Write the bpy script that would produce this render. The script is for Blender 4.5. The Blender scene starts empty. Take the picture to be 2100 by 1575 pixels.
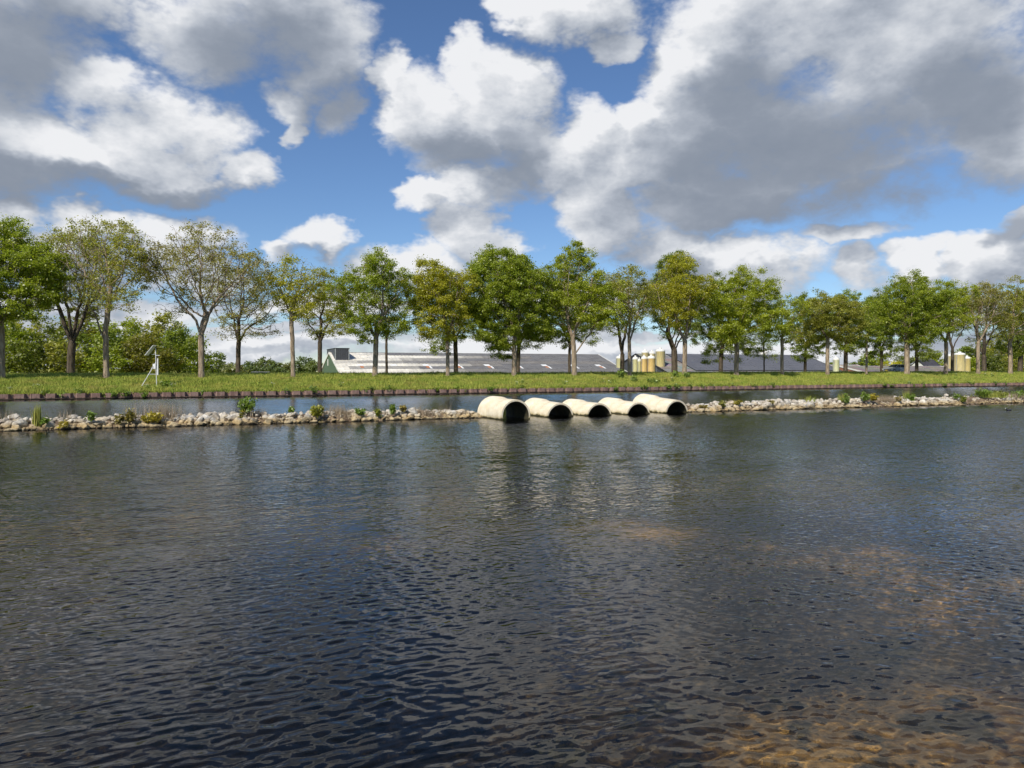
import bpy, math, random
import numpy as np
from mathutils import Vector, Matrix

# ------------------------------------------------------------------ frame of reference
# World X runs along the canal (to the right), world Y across it, Z up, water at z = 0.
# The camera stands on the near bank, 2.7 m above the water, turned 22.3 degrees to the right.
sc = bpy.context.scene
COL = sc.collection
CY, SY = 0.925, 0.380
FOC = 1500.0
CAM_H = 2.7
YAW = math.atan2(SY, CY)


def at_v(px, v, py=None):
    """point on the line of sight of picture column px where it crosses world Y = v"""
    a = (px - 1050.0) / FOC
    D = v / (CY - SY * a)
    u = D * (SY + CY * a)
    if py is None:
        return u, v, D
    return u, v, CAM_H - (py - 755.0) * D / FOC


cam_d = bpy.data.cameras.new('camera')
cam = bpy.data.objects.new('camera', cam_d)
COL.objects.link(cam)
cam.location = (0, 0, CAM_H)
cam.rotation_euler = (math.pi / 2, 0, -YAW)
cam_d.sensor_width = 36.0
cam_d.lens = 36.0 * FOC / 2100.0
cam_d.shift_y = -32.5 / 2100.0
cam_d.clip_start = 0.1
cam_d.clip_end = 9000
sc.camera = cam

sc.view_settings.view_transform = 'Standard'
sc.view_settings.look = 'None'
sc.view_settings.gamma = 1.0
sc.view_settings.exposure = 0.0
sc.view_settings.use_curve_mapping = False
sc.cycles.use_denoising = True
sc.cycles.use_adaptive_sampling = True
sc.cycles.adaptive_threshold = 0.02
sc.cycles.adaptive_min_samples = 12
sc.cycles.max_bounces = 6
sc.cycles.diffuse_bounces = 2
sc.cycles.glossy_bounces = 3
sc.cycles.transparent_max_bounces = 10
sc.cycles.caustics_reflective = False
sc.cycles.caustics_refractive = True
sc.cycles.sample_clamp_indirect = 4.0

# sun: from the left and behind the camera
to_sun_cam = Vector((-0.50, -0.87, 0.0)).normalized()      # camera right, forward
SUN_EL = math.radians(45)
R_ = Vector((CY, -SY, 0)); F_ = Vector((SY, CY, 0))
to_sun = (R_ * to_sun_cam.x + F_ * to_sun_cam.y) * math.cos(SUN_EL) + Vector((0, 0, math.sin(SUN_EL)))
sun_d = bpy.data.lights.new('sun', 'SUN')
sun_d.energy = 5.0
sun_d.angle = math.radians(0.5)
sun_d.color = (1.0, 0.93, 0.82)
sun_d.cycles.is_caustics_light = True            # real caustics on the shallow bed
sun_d.cycles.use_multiple_importance_sampling = False
sun = bpy.data.objects.new('sun', sun_d)
sun.rotation_euler = (-to_sun).to_track_quat('-Z', 'Y').to_euler()
sun.location = (0, 0, 60)
COL.objects.link(sun)


# ------------------------------------------------------------------ node helper
class NT:
    def __init__(self, tree):
        self.t = tree

    def n(self, typ, ins=None, **props):
        nd = self.t.nodes.new(typ)
        for k, v in props.items():
            setattr(nd, k, v)
        for k, v in (ins or {}).items():
            s = nd.inputs[k]
            if isinstance(v, bpy.types.NodeSocket):
                self.t.links.new(v, s)
            elif v is not None:
                s.default_value = v
        return nd

    def math(self, op, a, b=None, c=None, clamp=False):
        nd = self.n('ShaderNodeMath', operation=op, use_clamp=clamp)
        for i, v in enumerate((a, b, c)):
            if v is None:
                continue
            if isinstance(v, bpy.types.NodeSocket):
                self.t.links.new(v, nd.inputs[i])
            else:
                nd.inputs[i].default_value = v
        return nd.outputs[0]

    def vm(self, op, a, b=None, c=None, out=0, scale=None):
        nd = self.n('ShaderNodeVectorMath', operation=op)
        for i, v in enumerate((a, b, c)):
            if v is None:
                continue
            if isinstance(v, bpy.types.NodeSocket):
                self.t.links.new(v, nd.inputs[i])
            else:
                nd.inputs[i].default_value = v
        if scale is not None:
            if isinstance(scale, bpy.types.NodeSocket):
                self.t.links.new(scale, nd.inputs['Scale'])
            else:
                nd.inputs['Scale'].default_value = scale
        return nd.outputs[out]

    def mix(self, fac, a, b, blend='MIX'):
        nd = self.n('ShaderNodeMix', data_type='RGBA', blend_type=blend)
        for idx, v in ((0, fac), (6, a), (7, b)):
            s = nd.inputs[idx]
            if isinstance(v, bpy.types.NodeSocket):
                self.t.links.new(v, s)
            else:
                s.default_value = v if idx == 0 else (v if len(v) == 4 else (*v, 1))
        return nd.outputs[2]

    def ss(self, x, lo, hi, o0=0.0, o1=1.0):
        nd = self.n('ShaderNodeMapRange', interpolation_type='SMOOTHSTEP')
        for i, v in enumerate((x, lo, hi, o0, o1)):
            if isinstance(v, bpy.types.NodeSocket):
                self.t.links.new(v, nd.inputs[i])
            else:
                nd.inputs[i].default_value = v
        return nd.outputs[0]

    def noise(self, vec, scale, detail=4.0, rough=0.55, dim='3D', out=0, distortion=0.0, lac=2.0):
        nd = self.n('ShaderNodeTexNoise', {'Scale': scale, 'Detail': detail, 'Roughness': rough,
                                           'Distortion': distortion, 'Lacunarity': lac},
                    noise_dimensions=dim)
        if vec is not None:
            self.t.links.new(vec, nd.inputs['Vector'])
        return nd.outputs[out]

    def link(self, a, b):
        self.t.links.new(a, b)


# ------------------------------------------------------------------ sky with cumulus clouds
world = bpy.data.worlds.new('World')
sc.world = world
world.use_nodes = True


def sky_pt(px, py):
    a = (px - 1050.0) / FOC
    b = (755.0 - py) / FOC
    return math.atan(a), math.atan(b / math.sqrt(1 + a * a))


# cloud lumps: centre and half size in degrees-of-sky (given through the 1500-unit tangent plane), weight
CLOUDS = [
    # big bright cumulus on the left
    (195, 185, 95, 75, 1.0), (300, 255, 150, 105, 1.0), (420, 290, 120, 90, 1.0), (510, 350, 75, 50, 1.0), (40, 300, 240, 105, 1.0), (250, 335, 290, 60, 1.0),
    # grey mass top left
    (30, 110, 210, 170, 1.0), (-250, 150, 400, 260, 1.0), (90, -60, 200, 110, 1.0),
    # light grey mass top centre-left and its tail
    (420, 60, 165, 110, 1.0), (570, 40, 185, 120, 1.0), (650, 120, 120, 90, 1.0), (690, 215, 55, 60, .9), (590, 200, 80, 60, .9),
    (605, 260, 35, 42, .9),
    # centre column
    (800, 150, 50, 55, 1.0), (860, 215, 85, 85, 1.0), (1000, 190, 115, 90, 1.0), (960, 290, 140, 90, 1.0), (1060, 320, 80, 110, 1.0),
    (870, 410, 75, 40, 1.0), (990, 390, 110, 60, 1.0), (960, 110, 62, 50, .8),
    # top wisps right of centre
    (1190, 20, 165, 55, 1.0), (1040, 20, 60, 40, .8), (1250, 80, 80, 40, .8),
    # right grey mass
    (1375, 165, 85, 75, 1.0), (1300, 250, 70, 60, 1.0), (1540, 110, 230, 190, 1.0), (1620, 290, 370, 170, 1.0), (1850, 150, 290, 220, 1.0),
    (2060, 240, 230, 130, 1.0), (1490, 390, 230, 85, 1.0), (1330, 330, 130, 90, 1.0), (1190, 300, 75, 100, 1.0), (1220, 390, 110, 90, 1.0), (1120, 330, 90, 80, .9), (1420, 300, 190, 150, 1.0), (1420, 430, 150, 60, 1.0),
    (1700, 20, 260, 130, 1.0), (2350, 100, 330, 260, 1.0),
    # lower bands
    (25, 420, 75, 40, 1.0), (190, 445, 120, 45, 1.0), (310, 480, 170, 55, 1.0), (120, 520, 240, 70, 1.0), (400, 560, 150, 45, .8),
    (650, 490, 90, 42, 1.0), (575, 515, 70, 30, .8), (950, 470, 90, 55, 1.0), (850, 545, 130, 50, 1.0), (1010, 520, 90, 50, .9),
    (1240, 450, 110, 75, 1.0), (1330, 500, 130, 80, 1.0), (1560, 540, 190, 60, 1.0), (1400, 590, 260, 60, 1.0), (1760, 475, 120, 34, .9),
    (1770, 560, 80, 55, 1.0), (1905, 545, 80, 48, 1.0), (2050, 545, 110, 60, 1.0), (2090, 470, 60, 55, .8),
    (1120, 620, 240, 34, .8), (620, 635, 260, 36, .8), (1880, 640, 300, 44, .9), (200, 640, 340, 50, .8),
    (300, 725, 640, 50, .9), (1100, 725, 640, 50, .9), (1900, 725, 640, 50, .9), (560, 685, 300, 18, .6), (1350, 680, 300, 20, .6),
]
# thick, unlit places inside the clouds
DARKS = [
    (50, 95, 190, 150, .9), (-280, 180, 380, 260, .9), (20, 370, 250, 50, .8), (300, 390, 300, 34, .9),
    (520, 90, 230, 100, .75), (680, 200, 110, 90, .75), (930, 325, 120, 50, .8), (1050, 360, 70, 90, .8),
    (1650, 300, 360, 110, .9), (1540, 425, 260, 70, 1.0), (1790, 400, 270, 75, 1.0), (1480, 330, 160, 110, .8),
    (1960, 220, 200, 130, .8), (1540, 200, 200, 130, .5), (1620, 440, 330, 45, 1.0),
    (150, 545, 300, 40, .6), (1330, 560, 200, 40, .6), (1800, 630, 280, 40, .7), (2080, 480, 70, 50, .8), (620, 530, 110, 26, .5),
]

# tall heads that catch the sun
LIGHTS = [
    (215, 190, 90, 70, 1.0), (330, 240, 160, 80, 1.0), (450, 300, 90, 55, 1.0), (120, 300, 160, 50, .8), (870, 190, 80, 70, 1.0), (1000, 200, 90, 60, 1.0),
    (1385, 140, 70, 60, 1.0), (1300, 225, 60, 50, 1.0), (650, 480, 90, 32, 1.0), (1905, 530, 80, 36, 1.0), (200, 440, 180, 32, .9), (930, 390, 90, 36, .8),
    (1560, 520, 160, 36, .8), (850, 530, 120, 30, .8), (1200, 240, 40, 50, .8),
]


def build_world():
    W = NT(world.node_tree)
    W.t.nodes.clear()
    tc = W.n('ShaderNodeTexCoord')
    d = W.vm('NORMALIZE', tc.outputs['Generated'])

    def coords(dv, warp):
        r = W.vm('DOT_PRODUCT', dv, (CY, -SY, 0), out=1)
        f = W.vm('DOT_PRODUCT', dv, (SY, CY, 0), out=1)
        sep = W.n('ShaderNodeSeparateXYZ', {0: dv})
        az = W.math('ARCTAN2', r, f)
        el = W.math('ARCSINE', sep.outputs[2])
        ws = W.n('ShaderNodeSeparateXYZ', {0: warp})
        return W.math('ADD', az, ws.outputs[0]), W.math('ADD', el, ws.outputs[1])

    def union(az, el, lst):
        """1 - least squared distance to the lumps, three lumps at a time"""
        cur = None
        A = W.n('ShaderNodeCombineXYZ', {0: az, 1: az, 2: az}).outputs[0]
        E = W.n('ShaderNodeCombineXYZ', {0: el, 1: el, 2: el}).outputs[0]
        lst = list(lst)
        while len(lst) % 3:
            lst.append(lst[-1])
        for i in range(0, len(lst), 3):
            SX, OX, SYv, OY = [], [], [], []
            for (cx, cy, rx, ry, w) in lst[i:i + 3]:
                a, e = sky_pt(cx, cy)
                k = math.cos(a) ** 2
                sw = math.sqrt(max(w, .05))
                sx, sy = FOC / (rx * k * sw), FOC / (ry * math.cos(a) * sw)
                SX.append(sx); OX.append(-a * sx); SYv.append(sy); OY.append(-e * sy)
            X = W.vm('MULTIPLY_ADD', A, tuple(SX), tuple(OX))
            Y = W.vm('MULTIPLY_ADD', E, tuple(SYv), tuple(OY))
            q = W.vm('MULTIPLY_ADD', Y, Y, W.vm('MULTIPLY', X, X))
            cur = q if cur is None else W.vm('MINIMUM', cur, q)
        sp = W.n('ShaderNodeSeparateXYZ', {0: cur})
        m = W.math('MINIMUM', W.math('MINIMUM', sp.outputs[0], sp.outputs[1]), sp.outputs[2])
        return W.math('MAXIMUM', W.math('SUBTRACT', 1.0, m), -3.0)

    nd = W.vm('MULTIPLY', d, (1.0, 1.0, 1.6))
    wn = W.noise(nd, 6.0, 5.0, 0.62, out=1)
    warp = W.vm('MULTIPLY', W.vm('SUBTRACT', wn, (.5, .5, .5)), (.15, .115, 0))
    az, el = coords(d, warp)
    # elsewhere in the sky: the same kind of broken cumulus, offset chosen so blue overhead reflects in the water
    big = W.noise(W.vm('ADD', nd, (7.7, 4.2, 1.0)), 2.3, 2.0, 0.5)
    gen = W.math('MULTIPLY_ADD', W.math('SUBTRACT', big, 0.5), 5.5, -.28)
    outside = W.math('MAXIMUM', W.ss(W.math('ABSOLUTE', az), 0.66, 0.84), W.ss(el, 0.47, 0.60))

    def blend(c):
        return W.math('MULTIPLY_ADD', W.math('SUBTRACT', gen, c), outside, c)
    # towards the light, as seen across the sky: up and left
    L = (-R_ * 0.62 + Vector((0, 0, 0.78)))
    d2 = W.vm('MULTIPLY_ADD', tuple(L), (0.040,) * 3, d)
    nd2 = W.vm('MULTIPLY', d2, (1.0, 1.0, 1.6))
    az2, el2 = coords(d2, warp)
    c1 = blend(union(az, el, CLOUDS))
    c2 = blend(union(az2, el2, CLOUDS))
    dark = union(az, el, DARKS)
    gd = W.math('MULTIPLY', W.math('SUBTRACT', big, 0.52), 5.0)
    dark = W.math('MULTIPLY_ADD', W.math('SUBTRACT', gd, dark), outside, dark)
    # billows
    f1 = W.noise(nd, 8.0, 5.0, 0.60)
    f2 = W.noise(nd2, 8.0, 5.0, 0.60)
    fine = W.noise(nd, 34.0, 4.0, 0.62)
    dk = W.ss(W.math('MULTIPLY_ADD', W.math('SUBTRACT', f1, 0.5), .7, dark), -.40, .95)
    D1 = W.math('MULTIPLY_ADD', W.math('SUBTRACT', f1, 0.5), 3.8, W.math('MULTIPLY', c1, 1.5))
    D1 = W.math('MULTIPLY_ADD', W.math('SUBTRACT', fine, 0.5), 1.1, D1)
    alpha = W.ss(D1, -0.38, W.math('MULTIPLY_ADD', dk, .40, .85))
    cl1 = W.math('MINIMUM', c1, .85)
    cl2 = W.math('MINIMUM', c2, .85)
    lit = W.math('MULTIPLY_ADD', W.math('SUBTRACT', cl1, cl2), 0.46, W.ss(c1, .25, 1.0, .70, .57))
    lit = W.math('MULTIPLY_ADD', W.math('SUBTRACT', f1, f2), W.math('MULTIPLY_ADD', dk, -.6, 1.15), lit)
    hi = W.ss(W.math('MULTIPLY_ADD', W.math('SUBTRACT', f1, 0.5), 1.2, union(az, el, LIGHTS)), -.5, 1.0)
    lit = W.math('MULTIPLY_ADD', hi, .26, lit)
    lit = W.math('MULTIPLY_ADD', W.math('SUBTRACT', fine, .5), .25, lit, clamp=True)
    lit = W.math('MULTIPLY', lit, W.math('MULTIPLY_ADD', dk, -0.62, 1.0))
    ramp = W.n('ShaderNodeValToRGB', {0: lit})
    cr = ramp.color_ramp
    cols = [(0.0, (.185, .225, .295)), (.25, (.275, .315, .385)), (.5, (.44, .48, .55)), (.75, (.64, .67, .72)), (1.0, (.86, .87, .895))]
    while len(cr.elements) < len(cols):
        cr.elements.new(0.5)
    for e_, (pos, c) in zip(cr.elements, cols):
        e_.position = pos
        e_.color = (*c, 1)
    sky = W.n('ShaderNodeTexSky', sky_type='NISHITA', sun_disc=False)
    sky.sun_elevation = SUN_EL
    sky.sun_rotation = math.atan2(to_sun.x, to_sun.y)
    sky.air_density = 1.0
    sky.dust_density = 0.0
    sky.ozone_density = 4.0
    STR = 0.10
    cloudc = W.vm('SCALE', ramp.outputs[0], scale=1.0 / STR)
    skyc = W.mix(1.0, sky.outputs[0], (.86, .97, 1.12), 'MULTIPLY')
    out = W.mix(alpha, skyc, cloudc)
    bg = W.n('ShaderNodeBackground', {0: out, 1: STR})
    wo = W.n('ShaderNodeOutputWorld')
    W.link(bg.outputs[0], wo.inputs[0])


build_world()
world.cycles.sampling_method = 'NONE'


# ------------------------------------------------------------------ materials
def new_mat(name):
    m = bpy.data.materials.new(name)
    m.use_nodes = True
    m.node_tree.nodes.clear()
    return m, NT(m.node_tree)


def finish(N, shader):
    o = N.n('ShaderNodeOutputMaterial')
    N.link(shader, o.inputs[0])


MATS = {}


def mat_noise(name, c1, c2, scale=3.0, rough=0.8, bump=0.0, bscale=None, coord='Object', spec=0.3, metal=0.0, detail=5.0, stretch=(1, 1, 1), objcol=False, c3=None):
    m, N = new_mat(name)
    tc = N.n('ShaderNodeTexCoord')
    if coord == 'World':
        vec = N.n('ShaderNodeNewGeometry').outputs['Position']
    else:
        vec = tc.outputs[coord]
    vec = N.vm('MULTIPLY', vec, stretch)
    f = N.ss(N.noise(vec, scale, detail, 0.6), 0.32, 0.68)
    col = N.mix(f, c1, c2)
    if c3 is not None:
        f3 = N.ss(N.noise(vec, scale * 0.37, 4.0, 0.6), 0.52, 0.68)
        col = N.mix(f3, col, c3)
    if objcol:
        oi = N.n('ShaderNodeObjectInfo')
        col = N.mix(1.0, oi.outputs['Color'], col, 'MULTIPLY')
    b = N.n('ShaderNodeBsdfPrincipled', {'Base Color': col, 'Roughness': rough, 'Specular IOR Level': spec, 'Metallic': metal})
    if bump:
        bn = N.n('ShaderNodeBump', {'Strength': 1.0, 'Distance': bump, 'Height': N.noise(vec, bscale or scale * 3, 5.0, 0.65)})
        N.link(bn.outputs[0], b.inputs['Normal'])
    finish(N, b.outputs[0])
    MATS[name] = m
    return m


mat_noise('bark', (.115, .092, .070), (.30, .255, .20), 2.2, .9, .02, 9, stretch=(2.5, 2.5, .5), objcol=True)
mat_noise('soil', (.10, .068, .042), (.26, .19, .125), 2.5, .95, .04, 12, coord='World', c3=(.17, .14, .06))
mat_noise('concrete_pipe', (.50, .44, .33), (.62, .57, .46), 1.6, .85, .004, 30, c3=(.40, .33, .22))
mat_noise('asphalt', (.045, .045, .047), (.07, .07, .07), 4, .9, .003, 60, coord='World')
mat_noise('roof_sheet', (.72, .72, .72), (1.0, 1.0, .98), 1.1, .85, .01, 8, objcol=True, stretch=(.6, 1, 1), coord='World')
mat_noise('green_cladding', (.085, .135, .078), (.100, .155, .090), 1.5, .6, 0, stretch=(1, 6, .3))
mat_noise('white_paint', (.66, .65, .60), (.78, .77, .73), 2, .6)
mat_noise('cream_wall', (.42, .38, .30), (.52, .48, .39), 1.2, .85, .003, 20)
mat_noise('dark_cladding', (.060, .066, .078), (.080, .086, .098), 2.0, .55, 0, stretch=(5, 5, .3))
mat_noise('skylight', (.70, .72, .72), (.82, .83, .82), 2, .4)
mat_noise('rust_patch', (.36, .13, .06), (.48, .24, .13), 3, .9)
mat_noise('galvanised', (.45, .47, .47), (.58, .60, .60), 3, .45, metal=.6)
mat_noise('solar_cell', (.085, .085, .095), (.110, .110, .120), .5, .35, spec=.4, coord='World')
mat_noise('panel_frame', (.10, .10, .115), (.13, .13, .14), 2, .5)
mat_noise('dark_trim', (.025, .025, .028), (.04, .04, .045), 2, .7)
mat_noise('roof_tile', (.12, .10, .105), (.17, .145, .14), 2, .85, .01, 20)
mat_noise('brick_wall', (.26, .12, .075), (.33, .17, .11), 3, .9)
mat_noise('car_paint', (.24, .26, .27), (.28, .30, .31), 1, .35, spec=.5, metal=.15)
mat_noise('rubber', (.018, .018, .018), (.028, .028, .028), 3, .85)
mat_noise('alloy', (.38, .39, .40), (.46, .47, .48), 3, .35, metal=.8)
mat_noise('plate_yellow', (.55, .40, .05), (.60, .44, .07), 3, .5)
mat_noise('bird_feather', (.014, .014, .016), (.045, .045, .052), 14, .7)
mat_noise('bird_bill', (.75, .73, .68), (.82, .80, .75), 8, .5)
mat_noise('flower_white', (.70, .70, .58), (.82, .82, .72), 4, .8)
mat_noise('flower_yellow', (.62, .50, .04), (.72, .60, .08), 4, .8)
mat_noise('wood_stem', (.10, .075, .05), (.17, .13, .09), 3, .9)
mat_noise('cut_wood', (.55, .36, .16), (.65, .46, .24), 3, .9)
mat_noise('panel_white', (.66, .67, .66), (.76, .77, .76), 3, .45)


def glass_mat():
    m, N = new_mat('car_glass')
    b = N.n('ShaderNodeBsdfPrincipled', {'Base Color': (.02, .025, .03, 1), 'Roughness': .06, 'Specular IOR Level': .6})
    finish(N, b.outputs[0])
    MATS['car_glass'] = m
    m, N = new_mat('headlight_glass')
    b = N.n('ShaderNodeBsdfPrincipled', {'Base Color': (.75, .77, .75, 1), 'Roughness': .12, 'Specular IOR Level': .6})
    finish(N, b.outputs[0])
    MATS['headlight_glass'] = m


glass_mat()


def sheet_mat():
    # rusty red sheet piling with a wet, dark foot
    m, N = new_mat('rusty_steel')
    pos = N.n('ShaderNodeNewGeometry').outputs['Position']
    sep = N.n('ShaderNodeSeparateXYZ', {0: pos})
    f = N.ss(N.noise(N.vm('MULTIPLY', pos, (1, 1, .45)), 3.0, 6, .65), .3, .7)
    col = N.mix(f, (.175, .105, .085), (.30, .205, .172))
    wet = N.ss(N.math('MULTIPLY_ADD', N.noise(pos, 4, 3), .16, sep.outputs[2]), .16, .24)
    col = N.mix(wet, (.06, .047, .032), col)
    b = N.n('ShaderNodeBsdfPrincipled', {'Base Color': col, 'Roughness': .85, 'Specular IOR Level': .25})
    bn = N.n('ShaderNodeBump', {'Strength': .8, 'Distance': .01, 'Height': N.noise(pos, 18, 4)})
    N.link(bn.outputs[0], b.inputs['Normal'])
    finish(N, b.outputs[0])
    MATS['rusty_steel'] = m


sheet_mat()


def stone_mat():
    m, N = new_mat('rubble_stone')
    pos = N.n('ShaderNodeNewGeometry').outputs['Position']
    sep = N.n('ShaderNodeSeparateXYZ', {0: pos})
    oi = N.n('ShaderNodeObjectInfo')
    f = N.ss(N.noise(pos, 7.0, 6, .65), .3, .7)
    base = N.mix(f, (.34, .31, .265), (.64, .605, .535))
    base = N.mix(1.0, base, oi.outputs['Color'], 'MULTIPLY')
    # ochre algae towards the water, dark wet band at the waterline
    zn = N.math('MULTIPLY_ADD', N.math('SUBTRACT', N.noise(pos, 2.2, 4), .5), .34, sep.outputs[2])
    och = N.ss(zn, .12, .42)
    base = N.mix(och, N.mix(1.0, base, (.78, .66, .44), 'MULTIPLY'), base)
    wet = N.ss(zn, .02, .11)
    base = N.mix(wet, (.040, .032, .020), base)
    lich = N.ss(N.noise(pos, 3.1, 4, .7), .60, .68)
    base = N.mix(N.math('MULTIPLY', lich, .7), base, (.30, .27, .20))
    b = N.n('ShaderNodeBsdfPrincipled', {'Base Color': base, 'Roughness': .88, 'Specular IOR Level': .25})
    bn = N.n('ShaderNodeBump', {'Strength': .9, 'Distance': .03, 'Height': N.noise(pos, 14, 6, .7)})
    N.link(bn.outputs[0], b.inputs['Normal'])
    finish(N, b.outputs[0])
    MATS['rubble_stone'] = m


stone_mat()


def pipe_mat():
    m, N = new_mat('weathered_concrete')
    pos = N.n('ShaderNodeNewGeometry').outputs['Position']
    tc = N.n('ShaderNodeTexCoord')
    sep = N.n('ShaderNodeSeparateXYZ', {0: pos})
    ob = tc.outputs['Object']
    f = N.ss(N.noise(N.vm('MULTIPLY', ob, (1, 2.2, 1)), 1.5, 6, .65), .3, .7)
    base = N.mix(f, (.64, .55, .385), (.77, .70, .545))
    st = N.ss(N.noise(N.vm('MULTIPLY', ob, (.5, 5.0, .5)), 2.0, 4, .6), .56, .7)
    base = N.mix(N.math('MULTIPLY', st, .45), base, (.78, .755, .68))
    speck = N.ss(N.noise(ob, 11, 4, .7), .63, .72)
    base = N.mix(N.math('MULTIPLY', speck, .28), base, (.24, .19, .11))
    zn = N.math('MULTIPLY_ADD', N.math('SUBTRACT', N.noise(pos, 3.0, 5, .65), .5), .30, sep.outputs[2])
    alg = N.ss(zn, .03, .26)
    base = N.mix(alg, N.mix(1.0, base, (.72, .66, .46), 'MULTIPLY'), base)
    wet = N.ss(zn, .04, .12)
    base = N.mix(wet, (.050, .046, .022), base)
    b = N.n('ShaderNodeBsdfPrincipled', {'Base Color': base, 'Roughness': .85, 'Specular IOR Level': .25})
    bn = N.n('ShaderNodeBump', {'Strength': .6, 'Distance': .01, 'Height': N.noise(ob, 20, 5, .7)})
    N.link(bn.outputs[0], b.inputs['Normal'])
    finish(N, b.outputs[0])
    MATS['weathered_concrete'] = m
    m, N = new_mat('dark_concrete')  # near-black greenish concrete, used all through the bore
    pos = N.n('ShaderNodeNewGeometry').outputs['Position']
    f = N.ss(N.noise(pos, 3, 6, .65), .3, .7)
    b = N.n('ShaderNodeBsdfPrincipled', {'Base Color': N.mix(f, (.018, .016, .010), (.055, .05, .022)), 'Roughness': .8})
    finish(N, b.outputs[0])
    MATS['dark_concrete'] = m


pipe_mat()


def leaf_mat(name, trans=.42, spread=.35):
    m, N = new_mat(name)
    geo = N.n('ShaderNodeNewGeometry')
    oi = N.n('ShaderNodeObjectInfo')
    rnd = geo.outputs['Random Per Island']
    pos = geo.outputs['Position']
    base = oi.outputs['Color']
    k = N.math('MULTIPLY_ADD', rnd, 2 * spread, 1 - spread)
    c = N.vm('SCALE', base, scale=k)
    big = N.ss(N.noise(pos, .55, 3, .6), .35, .68)
    c = N.mix(N.math('MULTIPLY', big, .55), c, N.mix(1.0, c, (1.28, 1.14, .8), 'MULTIPLY'))
    dif = N.n('ShaderNodeBsdfDiffuse', {'Color': c})
    tr = N.n('ShaderNodeBsdfTranslucent', {'Color': N.mix(1.0, c, (1.25, 1.3, .65), 'MULTIPLY')})
    mx = N.n('ShaderNodeMixShader', {0: trans, 1: dif.outputs[0], 2: tr.outputs[0]})
    gl = N.n('ShaderNodeBsdfGlossy', {'Color': (1, 1, 1, 1), 'Roughness': .45})
    mx2 = N.n('ShaderNodeMixShader', {0: .035, 1: mx.outputs[0], 2: gl.outputs[0]})
    finish(N, mx2.outputs[0])
    MATS[name] = m


leaf_mat('leaf', .48, .35)
leaf_mat('weed_leaf', .35, .3)


def grass_mat():
    m, N = new_mat('grass_blade')
    geo = N.n('ShaderNodeNewGeometry')
    pos = geo.outputs['Position']
    rnd = geo.outputs['Random Per Island']
    sp = N.vm('MULTIPLY', pos, (1, 1.6, 0))
    f = N.ss(N.noise(sp, .55, 5, .65), .36, .66)
    c = N.mix(f, (.255, .330, .060), (.425, .430, .105))
    f2 = N.ss(N.noise(sp, .22, 4, .6), .54, .70)
    c = N.mix(N.math('MULTIPLY', f2, .55), c, (.42, .33, .12))
    c = N.vm('SCALE', c, scale=N.math('MULTIPLY_ADD', rnd, .7, .75))
    dif = N.n('ShaderNodeBsdfDiffuse', {'Color': c})
    tr = N.n('ShaderNodeBsdfTranslucent', {'Color': c})
    mx = N.n('ShaderNodeMixShader', {0: .35, 1: dif.outputs[0], 2: tr.outputs[0]})
    finish(N, mx.outputs[0])
    MATS['grass_blade'] = m
    # the turf under it
    m, N = new_mat('turf')
    pos = N.n('ShaderNodeNewGeometry').outputs['Position']
    f = N.ss(N.noise(pos, .6, 6, .65), .35, .65)
    c = N.mix(f, (.15, .18, .04), (.24, .235, .065))
    b = N.n('ShaderNodeBsdfDiffuse', {'Color': c})
    finish(N, b.outputs[0])
    MATS['turf'] = m
    m, N = new_mat('dry_grass')
    geo = N.n('ShaderNodeNewGeometry')
    c = N.vm('SCALE', (.36, .29, .20), scale=N.math('MULTIPLY_ADD', geo.outputs['Random Per Island'], .7, .6))
    b = N.n('ShaderNodeBsdfDiffuse', {'Color': c})
    finish(N, b.outputs[0])
    MATS['dry_grass'] = m


grass_mat()


def silo_mat():
    m, N = new_mat('silo_body')
    tc = N.n('ShaderNodeTexCoord')
    ob = tc.outputs['Object']
    oi = N.n('ShaderNodeObjectInfo')
    f = N.ss(N.noise(N.vm('MULTIPLY', ob, (3, 3, .35)), 1.3, 5, .6), .3, .7)
    c = N.mix(1.0, oi.outputs['Color'], N.mix(f, (.78, .78, .80), (1.08, 1.06, 1.0)), 'MULTIPLY')
    f2 = N.ss(N.noise(N.vm('MULTIPLY', ob, (1.4, 1.4, .25)), 1.0, 3, .6), .5, .66)
    c = N.mix(N.math('MULTIPLY', f2, .55), c, (.34, .31, .24))
    b = N.n('ShaderNodeBsdfPrincipled', {'Base Color': c, 'Roughness': .55, 'Specular IOR Level': .3})
    finish(N, b.outputs[0])
    MATS['silo_body'] = m


silo_mat()


NEAR = (-5.2, 14.2, 1.6, 13.8, 4.0)      # patch of modelled ripples: u range, v range, margin over which they die away


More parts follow.
